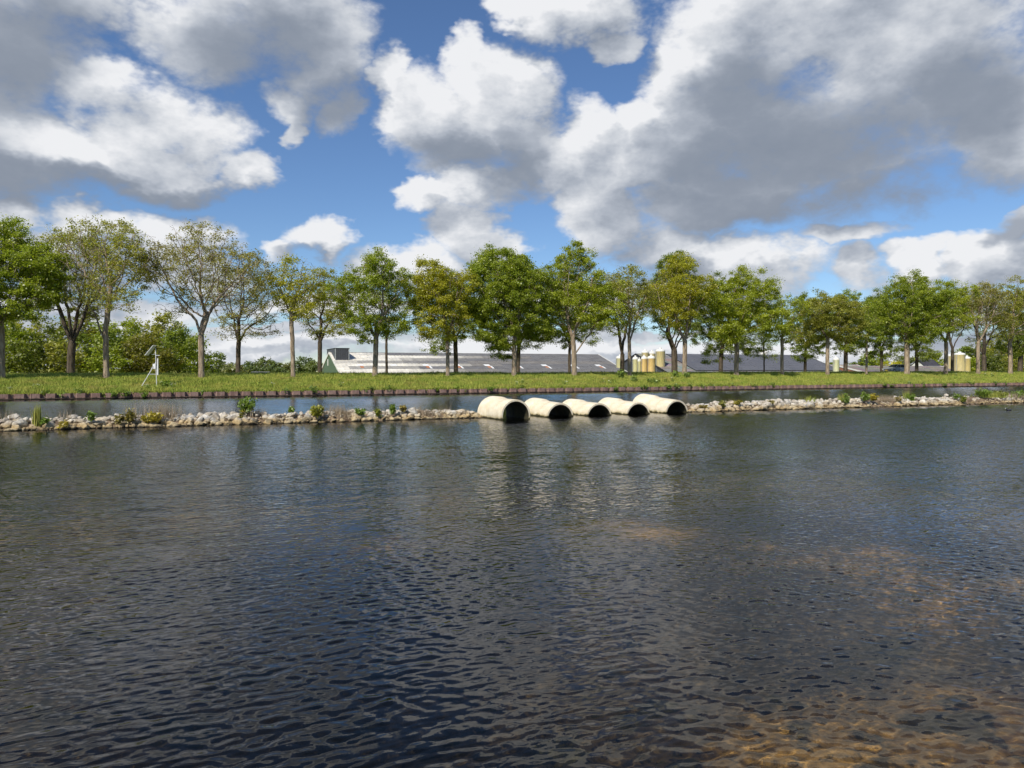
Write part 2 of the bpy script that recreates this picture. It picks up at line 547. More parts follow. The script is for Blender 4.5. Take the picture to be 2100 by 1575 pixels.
def water_mat():
    g = bpy.data.node_groups.new('wave_height', 'ShaderNodeTree')
    g.interface.new_socket('Position', in_out='INPUT', socket_type='NodeSocketVector')
    g.interface.new_socket('Height', in_out='OUTPUT', socket_type='NodeSocketFloat')
    G = NT(g)
    gi = G.n('NodeGroupInput')
    go = G.n('NodeGroupOutput')
    P = gi.outputs[0]

    def layer(rot, sx, sy, detail, amp, dist=.0, rough=.5):
        mp = G.n('ShaderNodeMapping', {'Vector': P, 'Rotation': (0, 0, math.radians(rot)), 'Scale': (sx, sy, 1)})
        n = G.noise(mp.outputs[0], 1.0, detail, rough, dim='2D', distortion=dist)
        return G.math('MULTIPLY', n, amp)
    # rotation turns the crests parallel to the camera's right, a little askew
    a = layer(22 - 12, 3.6, 9.0, 1.0, .021)
    b = layer(22 + 26, 7.5, 14.0, 0.0, .0090)
    c = layer(22 - 40, 1.2, 2.5, 1.0, .030)
    h = G.math('ADD', G.math('ADD', a, b), c)
    G.link(h, go.inputs[0])

    m, N = new_mat('canal_water')
    geo = N.n('ShaderNodeNewGeometry')
    pos = geo.outputs['Position']
    E = .012
    hs = []
    for off in ((0, 0, 0), (E, 0, 0), (0, E, 0)):
        gn = N.n('ShaderNodeGroup', node_tree=g)
        N.link(N.vm('ADD', pos, off), gn.inputs[0])
        hs.append(gn.outputs[0])
    gust = N.ss(N.noise(N.vm('MULTIPLY', pos, (1, .55, 0)), .12, 3, .6, dim='2D'), .3, .7, .62, 1.22)
    gust = N.math('MULTIPLY', gust, N.ss(N.noise(N.vm('MULTIPLY', pos, (.8, 1.7, 0)), .9, 2, .6, dim='2D'), .3, .7, .62, 1.42))
    # close to the near bank the ripples are modelled in the mesh; the shader's ripples take over beyond
    sp = N.n('ShaderNodeSeparateXYZ', {0: pos})
    U0, U1, V0, V1, MG = NEAR
    near = N.math('MULTIPLY', N.math('MULTIPLY', N.ss(sp.outputs[0], U0, U0 + MG), N.ss(sp.outputs[0], U1, U1 - MG)),
                  N.math('MULTIPLY', N.ss(sp.outputs[1], V0, V0 + 1.0), N.ss(sp.outputs[1], V1, V1 - MG)))
    k = N.math('MULTIPLY', gust, N.math('MULTIPLY_ADD', near, -.72, 1.0))
    k = N.math('MULTIPLY', k, 1 / E)
    kx = N.math('MULTIPLY', N.math('SUBTRACT', hs[0], hs[1]), k)
    ky = N.math('MULTIPLY', N.math('SUBTRACT', hs[0], hs[2]), k)
    # facets that would lean away from the ray are hidden behind their crests: mirror their tilt
    isep = N.n('ShaderNodeSeparateXYZ', {0: geo.outputs['Incoming']})
    ihor = N.n('ShaderNodeCombineXYZ', {0: isep.outputs[0], 1: isep.outputs[1], 2: 0.0}).outputs[0]
    hl = N.math('MAXIMUM', N.vm('LENGTH', ihor, out=1), 1e-4)
    hdir = N.vm('NORMALIZE', ihor)
    t = N.math('DIVIDE', N.math('ABSOLUTE', isep.outputs[2]), hl)
    nv = N.n('ShaderNodeCombineXYZ', {0: kx, 1: ky, 2: 0.0}).outputs[0]
    sl = N.vm('DOT_PRODUCT', nv, hdir, out=1)
    st_ = N.math('ADD', sl, t)
    sl2 = N.math('SUBTRACT', N.math('SQRT', N.math('MULTIPLY_ADD', st_, st_, .0060)), t)
    nv = N.vm('ADD', nv, N.vm('SCALE', hdir, scale=N.math('SUBTRACT', sl2, sl)))
    nrm = N.vm('NORMALIZE', N.vm('ADD', geo.outputs['Normal'], nv))
    fr = N.n('ShaderNodeFresnel', {'IOR': 1.333, 'Normal': nrm})
    tr = N.n('ShaderNodeBsdfRefraction', {'Color': (.82, .72, .53, 1), 'Roughness': 0.0, 'IOR': 1.333, 'Normal': nrm})
    gl = N.n('ShaderNodeBsdfGlossy', {'Color': (1, 1, 1, 1), 'Roughness': .0, 'Normal': nrm})
    mx = N.n('ShaderNodeMixShader', {0: fr.outputs[0], 1: tr.outputs[0], 2: gl.outputs[0]})
    o = N.n('ShaderNodeOutputMaterial')
    N.link(mx.outputs[0], o.inputs[0])
    MATS['canal_water'] = m

    m, N = new_mat('canal_bed')
    pos = N.n('ShaderNodeNewGeometry').outputs['Position']
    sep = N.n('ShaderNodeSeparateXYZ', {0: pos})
    f = N.ss(N.noise(pos, 2.3, 7, .68), .34, .66)
    c = N.mix(f, (.15, .115, .06), (.44, .33, .15))
    mud_depth_shade = N.ss(N.math('MULTIPLY_ADD', N.noise(pos, .9, 5, .65), .9, sep.outputs[2]), -.42, .02)  # mud tone doubles as the darkening of deep water, put into the bed
    c = N.mix(mud_depth_shade, (.070, .064, .050), c)
    weed = N.ss(N.noise(pos, 1.3, 6, .72), .53, .60)
    c = N.mix(N.math('MULTIPLY', weed, .85), c, (.030, .036, .016))
    b = N.n('ShaderNodeBsdfDiffuse', {'Color': c})
    bn = N.n('ShaderNodeBump', {'Strength': .7, 'Distance': .03, 'Height': N.noise(pos, 9, 5, .65)})
    N.link(bn.outputs[0], b.inputs['Normal'])
    finish(N, b.outputs[0])
    MATS['canal_bed'] = m


water_mat()


# ------------------------------------------------------------------ mesh helpers
def mesh_np(name, verts, faces, mat, smooth=False, mat_idx=None):
    """verts (N,3), faces (M,k) array of one polygon size (or list of such arrays)"""
    me = bpy.data.meshes.new(name)
    verts = np.asarray(verts, dtype=np.float32)
    if not isinstance(faces, list):
        faces = [faces]
    faces = [np.asarray(f, dtype=np.int32) for f in faces if len(f)]
    me.vertices.add(len(verts))
    me.vertices.foreach_set('co', verts.ravel())
    loops = np.concatenate([f.ravel() for f in faces])
    tot = np.concatenate([np.full(len(f), f.shape[1], dtype=np.int32) for f in faces])
    st = np.concatenate([[0], np.cumsum(tot)[:-1]]).astype(np.int32)
    me.loops.add(len(loops))
    me.loops.foreach_set('vertex_index', loops)
    me.polygons.add(len(tot))
    me.polygons.foreach_set('loop_start', st)
    me.polygons.foreach_set('loop_total', tot)
    me.polygons.foreach_set('use_smooth', np.full(len(tot), bool(smooth)))
    if isinstance(mat, (list, tuple)):
        for mm in mat:
            me.materials.append(MATS[mm])
        if mat_idx is not None:
            me.polygons.foreach_set('material_index', np.asarray(mat_idx, dtype=np.int32))
    elif mat:
        me.materials.append(MATS[mat])
    me.update(calc_edges=True)
    return me


class MB:
    """collects simple shapes and links them as one mesh object"""
    def __init__(self):
        self.v, self.f = [], []

    def add(self, vs, fs):
        o = len(self.v)
        self.v += [tuple(p) for p in vs]
        self.f += [tuple(i + o for i in f) for f in fs]
        return self

    def box(self, x0, x1, y0, y1, z0, z1):
        vs = [(x0, y0, z0), (x1, y0, z0), (x1, y1, z0), (x0, y1, z0), (x0, y0, z1), (x1, y0, z1), (x1, y1, z1), (x0, y1, z1)]
        return self.add(vs, [(0, 3, 2, 1), (4, 5, 6, 7), (0, 1, 5, 4), (1, 2, 6, 5), (2, 3, 7, 6), (3, 0, 4, 7)])

    def bar(self, a, b, r, n=8, r2=None, cap=True):
        a, b = Vector(a), Vector(b)
        r2 = r if r2 is None else r2
        d = (b - a).normalized()
        u = d.orthogonal().normalized()
        w = d.cross(u)
        vs = []
        for p, rr in ((a, r), (b, r2)):
            for i in range(n):
                t = 2 * math.pi * i / n
                vs.append(p + (u * math.cos(t) + w * math.sin(t)) * rr)
        fs = [(i, (i + 1) % n, n + (i + 1) % n, n + i) for i in range(n)]
        if cap:
            fs += [tuple(range(n))[::-1], tuple(range(n, 2 * n))]
        return self.add(vs, fs)

    def lathe(self, prof, n=20, c=(0, 0)):
        vs, fs = [], []
        for (r, z) in prof:
            for i in range(n):
                t = 2 * math.pi * i / n
                vs.append((c[0] + r * math.cos(t), c[1] + r * math.sin(t), z))
        for k in range(len(prof) - 1):
            for i in range(n):
                j = (i + 1) % n
                fs.append((k * n + i, k * n + j, (k + 1) * n + j, (k + 1) * n + i))
        return self.add(vs, fs)

    def mesh(self, name, mat, smooth=False):
        me = bpy.data.meshes.new(name)
        me.from_pydata(self.v, [], self.f)
        if mat:
            me.materials.append(MATS[mat])
        if smooth:
            for p in me.polygons:
                p.use_smooth = True
        me.update()
        return me

    def build(self, name, mat, parent=None, smooth=False):
        return obj(name, self.mesh(name, mat, smooth), parent)


def obj(name, me, parent=None, loc=None, color=None):
    o = bpy.data.objects.new(name, me)
    COL.objects.link(o)
    if parent is not None:
        o.parent = parent
    if loc is not None:
        o.location = loc
    if color is not None:
        o.color = (*color, 1)
    return o


def tag(o, label=None, cat=None, group=None, kind=None):
    if label:
        o['label'] = label
    if cat:
        o['category'] = cat
    if group:
        o['group'] = group
    if kind:
        o['kind'] = kind
    return o


def empty(name, loc, label, cat, group=None, rz=0):
    o = obj(name, None, loc=loc)
    o.rotation_euler = (0, 0, rz)
    o.empty_display_size = .3
    return tag(o, label, cat, group)


# ------------------------------------------------------------------ the far bank and the land behind
PROFILE = [(73.34, .40), (73.5, .50), (74.5, .70), (76.5, 1.02), (79, 1.45), (81, 1.72), (83.5, 1.90), (86, 1.97),
           (88, 1.88), (88.8, 1.84), (93.8, 1.84), (95, 1.86), (98, 1.75), (106, -.4), (140, -.4), (400, -.4), (6000, -.4)]


def bank_z(v):
    return float(np.interp(v, [p[0] for p in PROFILE], [p[1] for p in PROFILE]))


def build_ground():
    rng = np.random.default_rng(3)
    us = np.concatenate([[-6000, -600, -120], np.arange(-60, 221, 2.0), [300, 800, 6000]])
    vs = np.array(sorted(set([p[0] for p in PROFILE] + [75.5, 77.5, 80, 82, 85, 87, 90.5, 92, 102, 120, 180, 1200])))
    U, V = np.meshgrid(us, vs)
    Z = np.interp(V, [p[0] for p in PROFILE], [p[1] for p in PROFILE])
    n = rng.normal(0, .035, Z.shape)
    soft = ((V > 73.4) & (V < 87.5)) | ((V > 95) & (V < 105))
    Z = Z + n * soft
    verts = np.stack([U.ravel(), V.ravel(), Z.ravel()], 1)
    w = len(us)
    i = np.arange(len(vs) - 1)[:, None] * w + np.arange(w - 1)[None, :]
    faces = np.stack([i, i + 1, i + 1 + w, i + w], -1).reshape(-1, 4)
    o = obj('ground', mesh_np('ground', verts, faces, 'turf', True))
    tag(o, kind='structure')
    # road along the top of the bank
    rv = [89.0, 91.3, 93.6]
    rz = [1.852, 1.875, 1.852]
    vs_, fs_ = [], []
    ru = list(range(-120, 301, 10))
    for u in ru:
        for a, b in zip(rv, rz):
            vs_.append((u, a, b))
    for k in range(len(ru) - 1):
        for j in range(2):
            fs_.append((k * 3 + j, k * 3 + j + 3, k * 3 + j + 4, k * 3 + j + 1))
    MB_ = MB(); MB_.add(vs_, [f[::-1] for f in fs_])
    tag(MB_.build('road', 'asphalt'), kind='structure')


build_ground()


def build_water():
    U0, U1, V0, V1, MG = NEAR
    st = .028
    us = np.linspace(U0, U1, int((U1 - U0) / st))
    vs = np.linspace(V0, V1, int((V1 - V0) / st))
    U, V = np.meshgrid(us, vs)
    rng = np.random.default_rng(6)

    def ss(x, a, b):
        t = np.clip((x - a) / (b - a), 0, 1)
        return t * t * (3 - 2 * t)
    near = ss(U, U0, U0 + MG) * ss(U, U1, U1 - MG) * ss(V, V0, V0 + 1.0) * ss(V, V1, V1 - MG)
    gust = .85 + .42 * np.sin(U * .55 + V * .3 + 1) * np.sin(V * .47 - U * .2) + .2 * np.sin(U * 1.3 - V * .9)
    Z = np.zeros_like(U)
    nw = 56
    for k in range(nw):
        lam = float(np.clip(rng.lognormal(math.log(.14), .42), .095, .6))
        th = math.atan2(CY, SY) + math.radians(8) + rng.normal(0, .58)     # travel roughly along the line of sight
        slope = .094 * math.sqrt(2.0 / nw) * (1.0 if lam < .4 else .7)
        amp = slope * lam / (2 * math.pi)
        # crests of finite length: each train is bent a little
        ph = 2 * math.pi / lam * (U * math.cos(th) + V * math.sin(th)) + rng.uniform(0, 6.28)
        ph = ph + .9 * np.sin(.8 * (U * math.sin(th) - V * math.cos(th)) + rng.uniform(0, 6.28)) + .6 * np.sin(.7 * U + .9 * V + rng.uniform(0, 6.28))
        Z += amp * np.sin(ph)
    Z *= near * gust
    verts = np.stack([U.ravel(), V.ravel(), Z.ravel()], 1)
    w = len(us)
    i = np.arange(len(vs) - 1)[:, None] * w + np.arange(w - 1)[None, :]
    faces = np.stack([i, i + 1, i + 1 + w, i + w], -1).reshape(-1, 4)
    # flat sheets round the patch, out to both ends of the canal
    X0, X1, Y0, Y1 = -400, 700, -14, 73.42
    q = [(X0, X1, Y0, V0), (X0, X1, V1, Y1), (X0, U0, V0, V1), (U1, X1, V0, V1)]
    ev, ef = [], []
    for (a, b, c, d) in q:
        n0 = len(verts) + len(ev)
        ev += [(a, c, 0), (b, c, 0), (b, d, 0), (a, d, 0)]
        ef.append((n0, n0 + 1, n0 + 2, n0 + 3))
    verts = np.concatenate([verts, np.array(ev, float)])
    faces = np.concatenate([faces, np.array(ef)])
    o = obj('canal_water', mesh_np('canal_water', verts, faces, 'canal_water', True))
    o.cycles.is_caustics_caster = True
    tag(o, kind='structure')

    # bed: shoals in front, mostly to the right of the camera, deep elsewhere
    def bed_z(U, V):
        r = CY * U - SY * V
        f = SY * U + CY * V
        ph = np.random.default_rng(11).uniform(0, 6.28, 10)
        lump = sum(np.sin(U * a + V * b + p) for a, b, p in zip((.9, .5, 1.7, -1.1, 2.3, .3), (.6, -1.2, .9, 1.5, -1.9, .5), ph)) / 6
        shoal = 0 * U
        for (cr, cf, rr, rf, k) in ((3.6, 5.0, 4.0, 3.6, 1.0), (5.0, 9.8, 5.0, 4.4, .92), (-.2, 4.8, 1.7, 1.6, .92), (-5.0, 9.2, 1.5, 1.8, .90), (-2.6, 4.5, 1.2, 1.0, .85), (1.8, 13.0, 3.0, 2.4, .85), (-2.0, 12.0, 1.6, 1.6, .8)):
            shoal = np.maximum(shoal, k * np.exp(-(((r - cr) / rr) ** 2 + ((f - cf) / rf) ** 2)))
        z = -1.75 + 1.30 * shoal + .30 * lump
        return np.clip(z, -2.3, -.20)
    B = (-5.0, 16.0, .5, 17.0)
    us = np.arange(B[0], B[1] + .01, .2)
    vs = np.arange(B[2], B[3] + .01, .2)

    def sheet(us, vs, name):
        U, V = np.meshgrid(us, vs)
        verts = np.stack([U.ravel(), V.ravel(), bed_z(U, V).ravel()], 1)
        w = len(us)
        i = np.arange(len(vs) - 1)[:, None] * w + np.arange(w - 1)[None, :]
        faces = np.stack([i, i + 1, i + 1 + w, i + w], -1).reshape(-1, 4)
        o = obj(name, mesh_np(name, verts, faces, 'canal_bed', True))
        return tag(o, kind='structure')
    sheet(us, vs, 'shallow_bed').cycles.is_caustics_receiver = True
    # the rest of the bed, a little lower, runs on under the shallow part's rim
    us = np.concatenate([[-399, -100, -40, -20], np.arange(-10, 24.1, 1.0), [45, 80, 200, 699]])
    vs = np.concatenate([[-13.5, -5], np.arange(0, 24.1, 1.0), [28, 34, 38, 45, 60, 73.3]])
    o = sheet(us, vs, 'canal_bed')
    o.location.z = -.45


build_water()


# ------------------------------------------------------------------ sheet piling
def build_piling():
    root = empty('sheet_pile_wall', (0, 73.0, 0), 'long low rust-red sheet pile wall holding up the grassy far bank', 'retaining wall')
    p = 1.13
    # one pile: a proud pan and the recessed pan beside it
    prof = [(0, 0), (.62, 0), (.74, .30), (1.0, .30), (1.13, 0.0)]
    variants = []
    rng = random.Random(5)
    for k in range(5):
        top = .5 + rng.uniform(-.025, .025)
        mb = MB()
        vs = []
        for (x, y) in prof:
            vs += [(x, y, -1.2), (x, y, top), (x, y + .10, top), (x, y + .10, -1.2)]
        fs = []
        for i in range(len(prof) - 1):
            a, b = 4 * i, 4 * i + 4
            fs += [(a, b, b + 1, a + 1), (a + 1, b + 1, b + 2, a + 2), (a + 2, b + 2, b + 3, a + 3)]
        mb.add(vs, fs)
        # a bolt-on stub and a drain hole lug
        x = .3
        mb.box(x - .05, x + .05, -.03, .002, .16, .24)
        variants.append(mb.mesh('sheet_pile', 'rusty_steel'))
    k = 0
    u = -30.0
    while u < 135:
        o = obj('sheet_pile', variants[rng.randrange(5)], root, (u, rng.uniform(-.015, .015), 0))
        u += p
    # waler strip just above the water
    mb = MB(); mb.box(-30, 135, -.045, -.012, .055, .12)
    mb.build('waler', 'rusty_steel', root)


build_piling()


# ------------------------------------------------------------------ grass on the bank
def blades(rng, pts, h, w, n_per, lean=.35, spread=.08):
    """triangular blades in tufts; pts (N,3), h (N,)"""
    N = len(pts)
    P = np.repeat(pts, n_per, 0) + np.concatenate([rng.normal(0, spread, (N * n_per, 2)), np.zeros((N * n_per, 1))], 1)
    H = np.repeat(h, n_per) * rng.uniform(.6, 1.15, N * n_per)
    ang = rng.uniform(0, 2 * np.pi, N * n_per)
    d = np.stack([np.cos(ang), np.sin(ang), np.zeros_like(ang)], 1)
    a2 = rng.uniform(0, 2 * np.pi, N * n_per)
    ln = rng.uniform(0, lean, N * n_per) * H
    top = P + np.stack([np.cos(a2) * ln, np.sin(a2) * ln, H], 1)
    ww = (w * rng.uniform(.7, 1.4, N * n_per))[:, None]
    verts = np.stack([P - d * ww, P + d * ww, top], 1).reshape(-1, 3)
    faces = np.arange(len(verts)).reshape(-1, 3)
    return verts, faces


def build_grass():
    rng = np.random.default_rng(21)
    n = 62000
    # the wedge of bank in view
    v = 73.38 + (rng.random(n) ** .85) * 15.1
    a = rng.uniform(-.74, .74, n)
    D = v / (CY - SY * a)
    u = D * (SY + CY * a)
    z = np.interp(v, [p[0] for p in PROFILE], [p[1] for p in PROFILE]) - .03
    patch = np.sin(u * .31 + v * .5) * .3 + np.sin(u * .83 - v * 1.1) * .25 + np.sin(u * 1.9 + v * .7) * .2
    h = .21 + .14 * patch + rng.exponential(.05, n)
    h = np.clip(h, .07, .6) * np.where(v < 74.2, 1.25, 1.0)
    verts, faces = blades(rng, np.stack([u, v, z], 1), h, .035, 5, .5, .11)
    o = obj('bank_grass', mesh_np('bank_grass', verts, faces, 'grass_blade'))
    tag(o, 'tall rough green grass covering the far canal bank', 'grass', kind='stuff')
    n = 5200
    u = rng.uniform(-28, 125, n)
    v = 73.36 + np.abs(rng.normal(0, .14, n))
    dense = (np.sin(u * .9) + np.sin(u * 2.3 + 1) + np.sin(u * .31 + 2)) * .33
    h = np.clip(.24 + .14 * dense + rng.exponential(.05, n), .08, .6)
    verts, faces = blades(rng, np.stack([u, v, np.full(n, .42)], 1), h, .035, 5, 1.0, .10)
    o = obj('edge_grass', mesh_np('edge_grass', verts, faces, 'grass_blade'))
    tag(o, 'ragged fringe of grass hanging over the sheet pile wall', 'grass', kind='stuff')
    # far verge beyond the road
    n = 6000
    v = rng.uniform(93.9, 99.5, n)
    a = rng.uniform(-.74, .74, n)
    D = v / (CY - SY * a)
    u = D * (SY + CY * a)
    z = np.interp(v, [p[0] for p in PROFILE], [p[1] for p in PROFILE]) - .03
    verts, faces = blades(rng, np.stack([u, v, z], 1), np.clip(rng.normal(.22, .06, n), .08, .5), .05, 4, .5, .15)
    o = obj('verge_grass', mesh_np('verge_grass', verts, faces, 'grass_blade'))
    tag(o, 'strip of grass under the back row of trees beyond the road', 'grass', kind='stuff')


build_grass()


# ------------------------------------------------------------------ trees
def grow(rng, lobes, n_attr, fork, limbs, step, dk, trunk_lean=(0, 0), tropism=.10, jitter=.16, iters=90):
    """space colonisation: limbs fill the crown lobes. returns positions, parents"""
    A = []
    vol = np.array([l[3] * l[4] * l[5] for l in lobes]); vol = vol / vol.sum()
    for l, w in zip(lobes, vol):
        m = max(8, int(n_attr * w))
        q = rng.normal(size=(m, 3))
        q /= np.linalg.norm(q, axis=1)[:, None]
        q *= (rng.random(m) ** (1 / 2.2))[:, None]
        A.append(q * np.array(l[3:6]) + np.array(l[0:3]))
    A = np.concatenate(A)
    cap = 9000
    P = np.zeros((cap, 3)); par = np.full(cap, -1, dtype=int)
    k = 0
    # trunk
    nt = max(3, int(fork / step))
    wob = rng.normal(0, .025, (nt + 1, 2)).cumsum(0)
    for i in range(nt + 1):
        t = i / nt
        P[k] = (trunk_lean[0] * t + wob[i, 0] * t, trunk_lean[1] * t + wob[i, 1] * t, -.25 + (fork + .25) * t)
        par[k] = k - 1
        k += 1
    top = k - 1
    for (dx, dy, dz, ln, back) in limbs:
        cur = max(2, top - int(back / step))
        d = np.array([dx, dy, dz], float); d /= np.linalg.norm(d)
        for i in range(max(1, int(ln / step))):
            P[k] = P[cur] + (d + rng.normal(0, .07, 3)) * step
            d = d * .94 + np.array([0, 0, .06]); d /= np.linalg.norm(d)
            par[k] = cur
            cur = k
            k += 1
    dist = np.full(len(A), 1e9); near = np.zeros(len(A), dtype=int)
    lo = max(2, int(top * .55))
    dd = np.linalg.norm(A[:, None] - P[None, lo:k], axis=2)
    near = dd.argmin(1) + lo; dist = dd.min(1)
    for it in range(iters):
        if len(A) == 0 or k > cap - 1200:
            break
        vec = A - P[near]
        vec /= (np.linalg.norm(vec, axis=1)[:, None] + 1e-9)
        un, inv = np.unique(near, return_inverse=True)
        S = np.zeros((len(un), 3))
        np.add.at(S, inv, vec)
        S /= (np.linalg.norm(S, axis=1)[:, None] + 1e-9)
        S += rng.normal(0, jitter, S.shape)
        S[:, 2] += tropism
        S /= (np.linalg.norm(S, axis=1)[:, None] + 1e-9)
        new = P[un] + S * step
        m = len(un)
        P[k:k + m] = new
        par[k:k + m] = un
        dd = np.linalg.norm(A[:, None] - new[None], axis=2)
        j = dd.argmin(1); dm = dd.min(1)
        upd = dm < dist
        near[upd] = j[upd] + k
        dist[upd] = dm[upd]
        k += m
        keep = dist > dk
        A, near, dist = A[keep], near[keep], dist[keep]
    return P[:k], par[:k]


def tubes(P, par, r):
    """frustum per edge"""
    vs, fs = [], []
    off = 0
    idx = np.where(par >= 0)[0]
    for (lo, hi, n) in ((.09, 9, 10), (.028, .09, 6), (0, .028, 3)):
        sel = idx[(r[idx] >= lo) & (r[idx] < hi)]
        if len(sel) == 0:
            continue
        a, b = P[par[sel]], P[sel]
        ra = np.minimum(r[par[sel]], r[sel] * 1.25); rb = r[sel]
        d = b - a
        d /= (np.linalg.norm(d, axis=1)[:, None] + 1e-9)
        ref = np.where(np.abs(d[:, 0:1]) > .9, np.array([[0, 1., 0]]), np.array([[1., 0, 0]]))
        x = np.cross(d, ref); x /= np.linalg.norm(x, axis=1)[:, None]
        y = np.cross(d, x)
        t = np.arange(n) * 2 * np.pi / n
        ring = x[:, None] * np.cos(t)[None, :, None] + y[:, None] * np.sin(t)[None, :, None]
        A_ = a[:, None] + ring * ra[:, None, None]
        B_ = (b + d * rb[:, None] * .25)[:, None] + ring * rb[:, None, None]
        V = np.concatenate([A_, B_], 1).reshape(-1, 3)
        base = off + np.arange(len(sel))[:, None] * 2 * n
        i = np.arange(n)[None]
        j = (i + 1) % n
        F = np.stack([base + i, base + n + i, base + n + j, base + j], -1).reshape(-1, 4)
        vs.append(V); fs.append(F)
        off += len(V)
    return np.concatenate(vs), np.concatenate(fs)


def leaves(rng, C, size, up=.5):
    """small three-cornered leaf sprays at points C"""
    n = len(C)
    nrm = rng.normal(size=(n, 3)); nrm[:, 2] = np.abs(nrm[:, 2]) + up
    nrm /= np.linalg.norm(nrm, axis=1)[:, None]
    t = rng.normal(size=(n, 3))
    t -= nrm * (t * nrm).sum(1)[:, None]
    t /= np.linalg.norm(t, axis=1)[:, None]
    b = np.cross(nrm, t)
    s = (size * rng.uniform(.55, 1.35, n))[:, None]
    w = s * rng.uniform(.42, .7, n)[:, None]
    V = np.stack([C - t * s * .95, C + t * s * .55 - b * w * 1.3, C + t * s * .6 + b * w * 1.3], 1).reshape(-1, 3)
    F = np.arange(3 * n).reshape(-1, 3)
    return V, F


def make_tree(name, label, cat, u, v, lobes, seed, n_attr=520, fork=3.8, limbs=(), trunk_r=.3, step=.36, dk=.62,
              leaf_n=9, leaf_size=.14, leaf_spread=.30, color=(.105, .140, .022), bark=(1, 1, 1), lean=(0, 0), group=None,
              z=None, twig=3, tip=.0075, tropism=.10, bare=0.0, rmax=.035, stub=0, clump=.42):
    rng = np.random.default_rng(seed)
    P, par = grow(rng, lobes, n_attr, fork, limbs, step, dk, lean, tropism)
    n = len(P)
    # twigs at the tips
    kids = np.bincount(par[par >= 0], minlength=n)
    tips = np.where(kids == 0)[0]
    if twig:
        d = P[tips] - P[par[tips]]
        d /= np.linalg.norm(d, axis=1)[:, None] + 1e-9
        tp = np.repeat(tips, twig)
        dd = np.repeat(d, twig, 0) + rng.normal(0, .55, (len(tp), 3)) + np.array([0, 0, .15])
        dd /= np.linalg.norm(dd, axis=1)[:, None]
        newP = P[tp] + dd * rng.uniform(.3, .65, len(tp))[:, None]
        P = np.concatenate([P, newP]); par = np.concatenate([par, tp])
    n = len(P)
    q = np.zeros(n)
    kids = np.bincount(par[par >= 0], minlength=n)
    q[kids == 0] = 1.0
    for i in range(n - 1, 0, -1):
        q[par[i]] += q[i]
    expo = math.log(max(trunk_r / tip, 2)) / math.log(max(q[1], 2))
    r = tip * q ** expo
    # root flare
    zz = P[:, 2]
    trunk = (zz < .9) & (q > q.max() * .95)
    r[trunk] *= 1 + .22 * np.clip(1 - zz[trunk] / .9, 0, 1.2) ** 2
    z = bank_z(v) if z is None else z
    root = empty(name, (u, v, z), label, cat, group)
    V, F = tubes(P, par, r)
    o = obj('trunk', mesh_np('trunk', V, F, 'bark', True), root, color=bark)
    for s in range(stub):
        i = rng.integers(len(P) // 60 + 3, len(P) // 40 + 8)
    # foliage
    anc = np.where(r < rmax)[0]
    if bare > 0:
        # patches of the crown that have not leafed out yet
        f = np.sin(P[anc, 0] * .9 + seed) + np.sin(P[anc, 1] * 1.1 + seed * 2) + np.sin(P[anc, 2] * .8 + seed * 3)
        keep = (rng.random(len(anc)) > bare) & (f > -1.1)
        anc = anc[keep]
    # sprays of leaves gather round some of the twigs and leave others open
    m = max(12, int(len(anc) * clump))
    cen = rng.choice(anc, m, replace=False) if m < len(anc) else anc
    per = np.maximum(3, (leaf_n / clump * rng.lognormal(0, .45, len(cen)))).astype(int)
    C = np.repeat(P[cen], per, 0)
    sub = rng.normal(0, 1, C.shape) * np.repeat(rng.uniform(.6, 1.3, len(cen)), per)[:, None] * leaf_spread
    sub[:, 2] *= .6
    C = C + sub
    C = C[C[:, 2] > .1]
    V, F = leaves(rng, C, leaf_size)
    obj('crown', mesh_np('crown', V, F, 'leaf'), root, color=color)
    return root


# palette
GREEN = (.285, .350, .036)
FRESH = (.345, .400, .036)
YELLOW = (.395, .395, .038)
OLIVE = (.325, .335, .060)
DEEP = (.215, .275, .036)
BROWNISH = (.330, .315, .098)


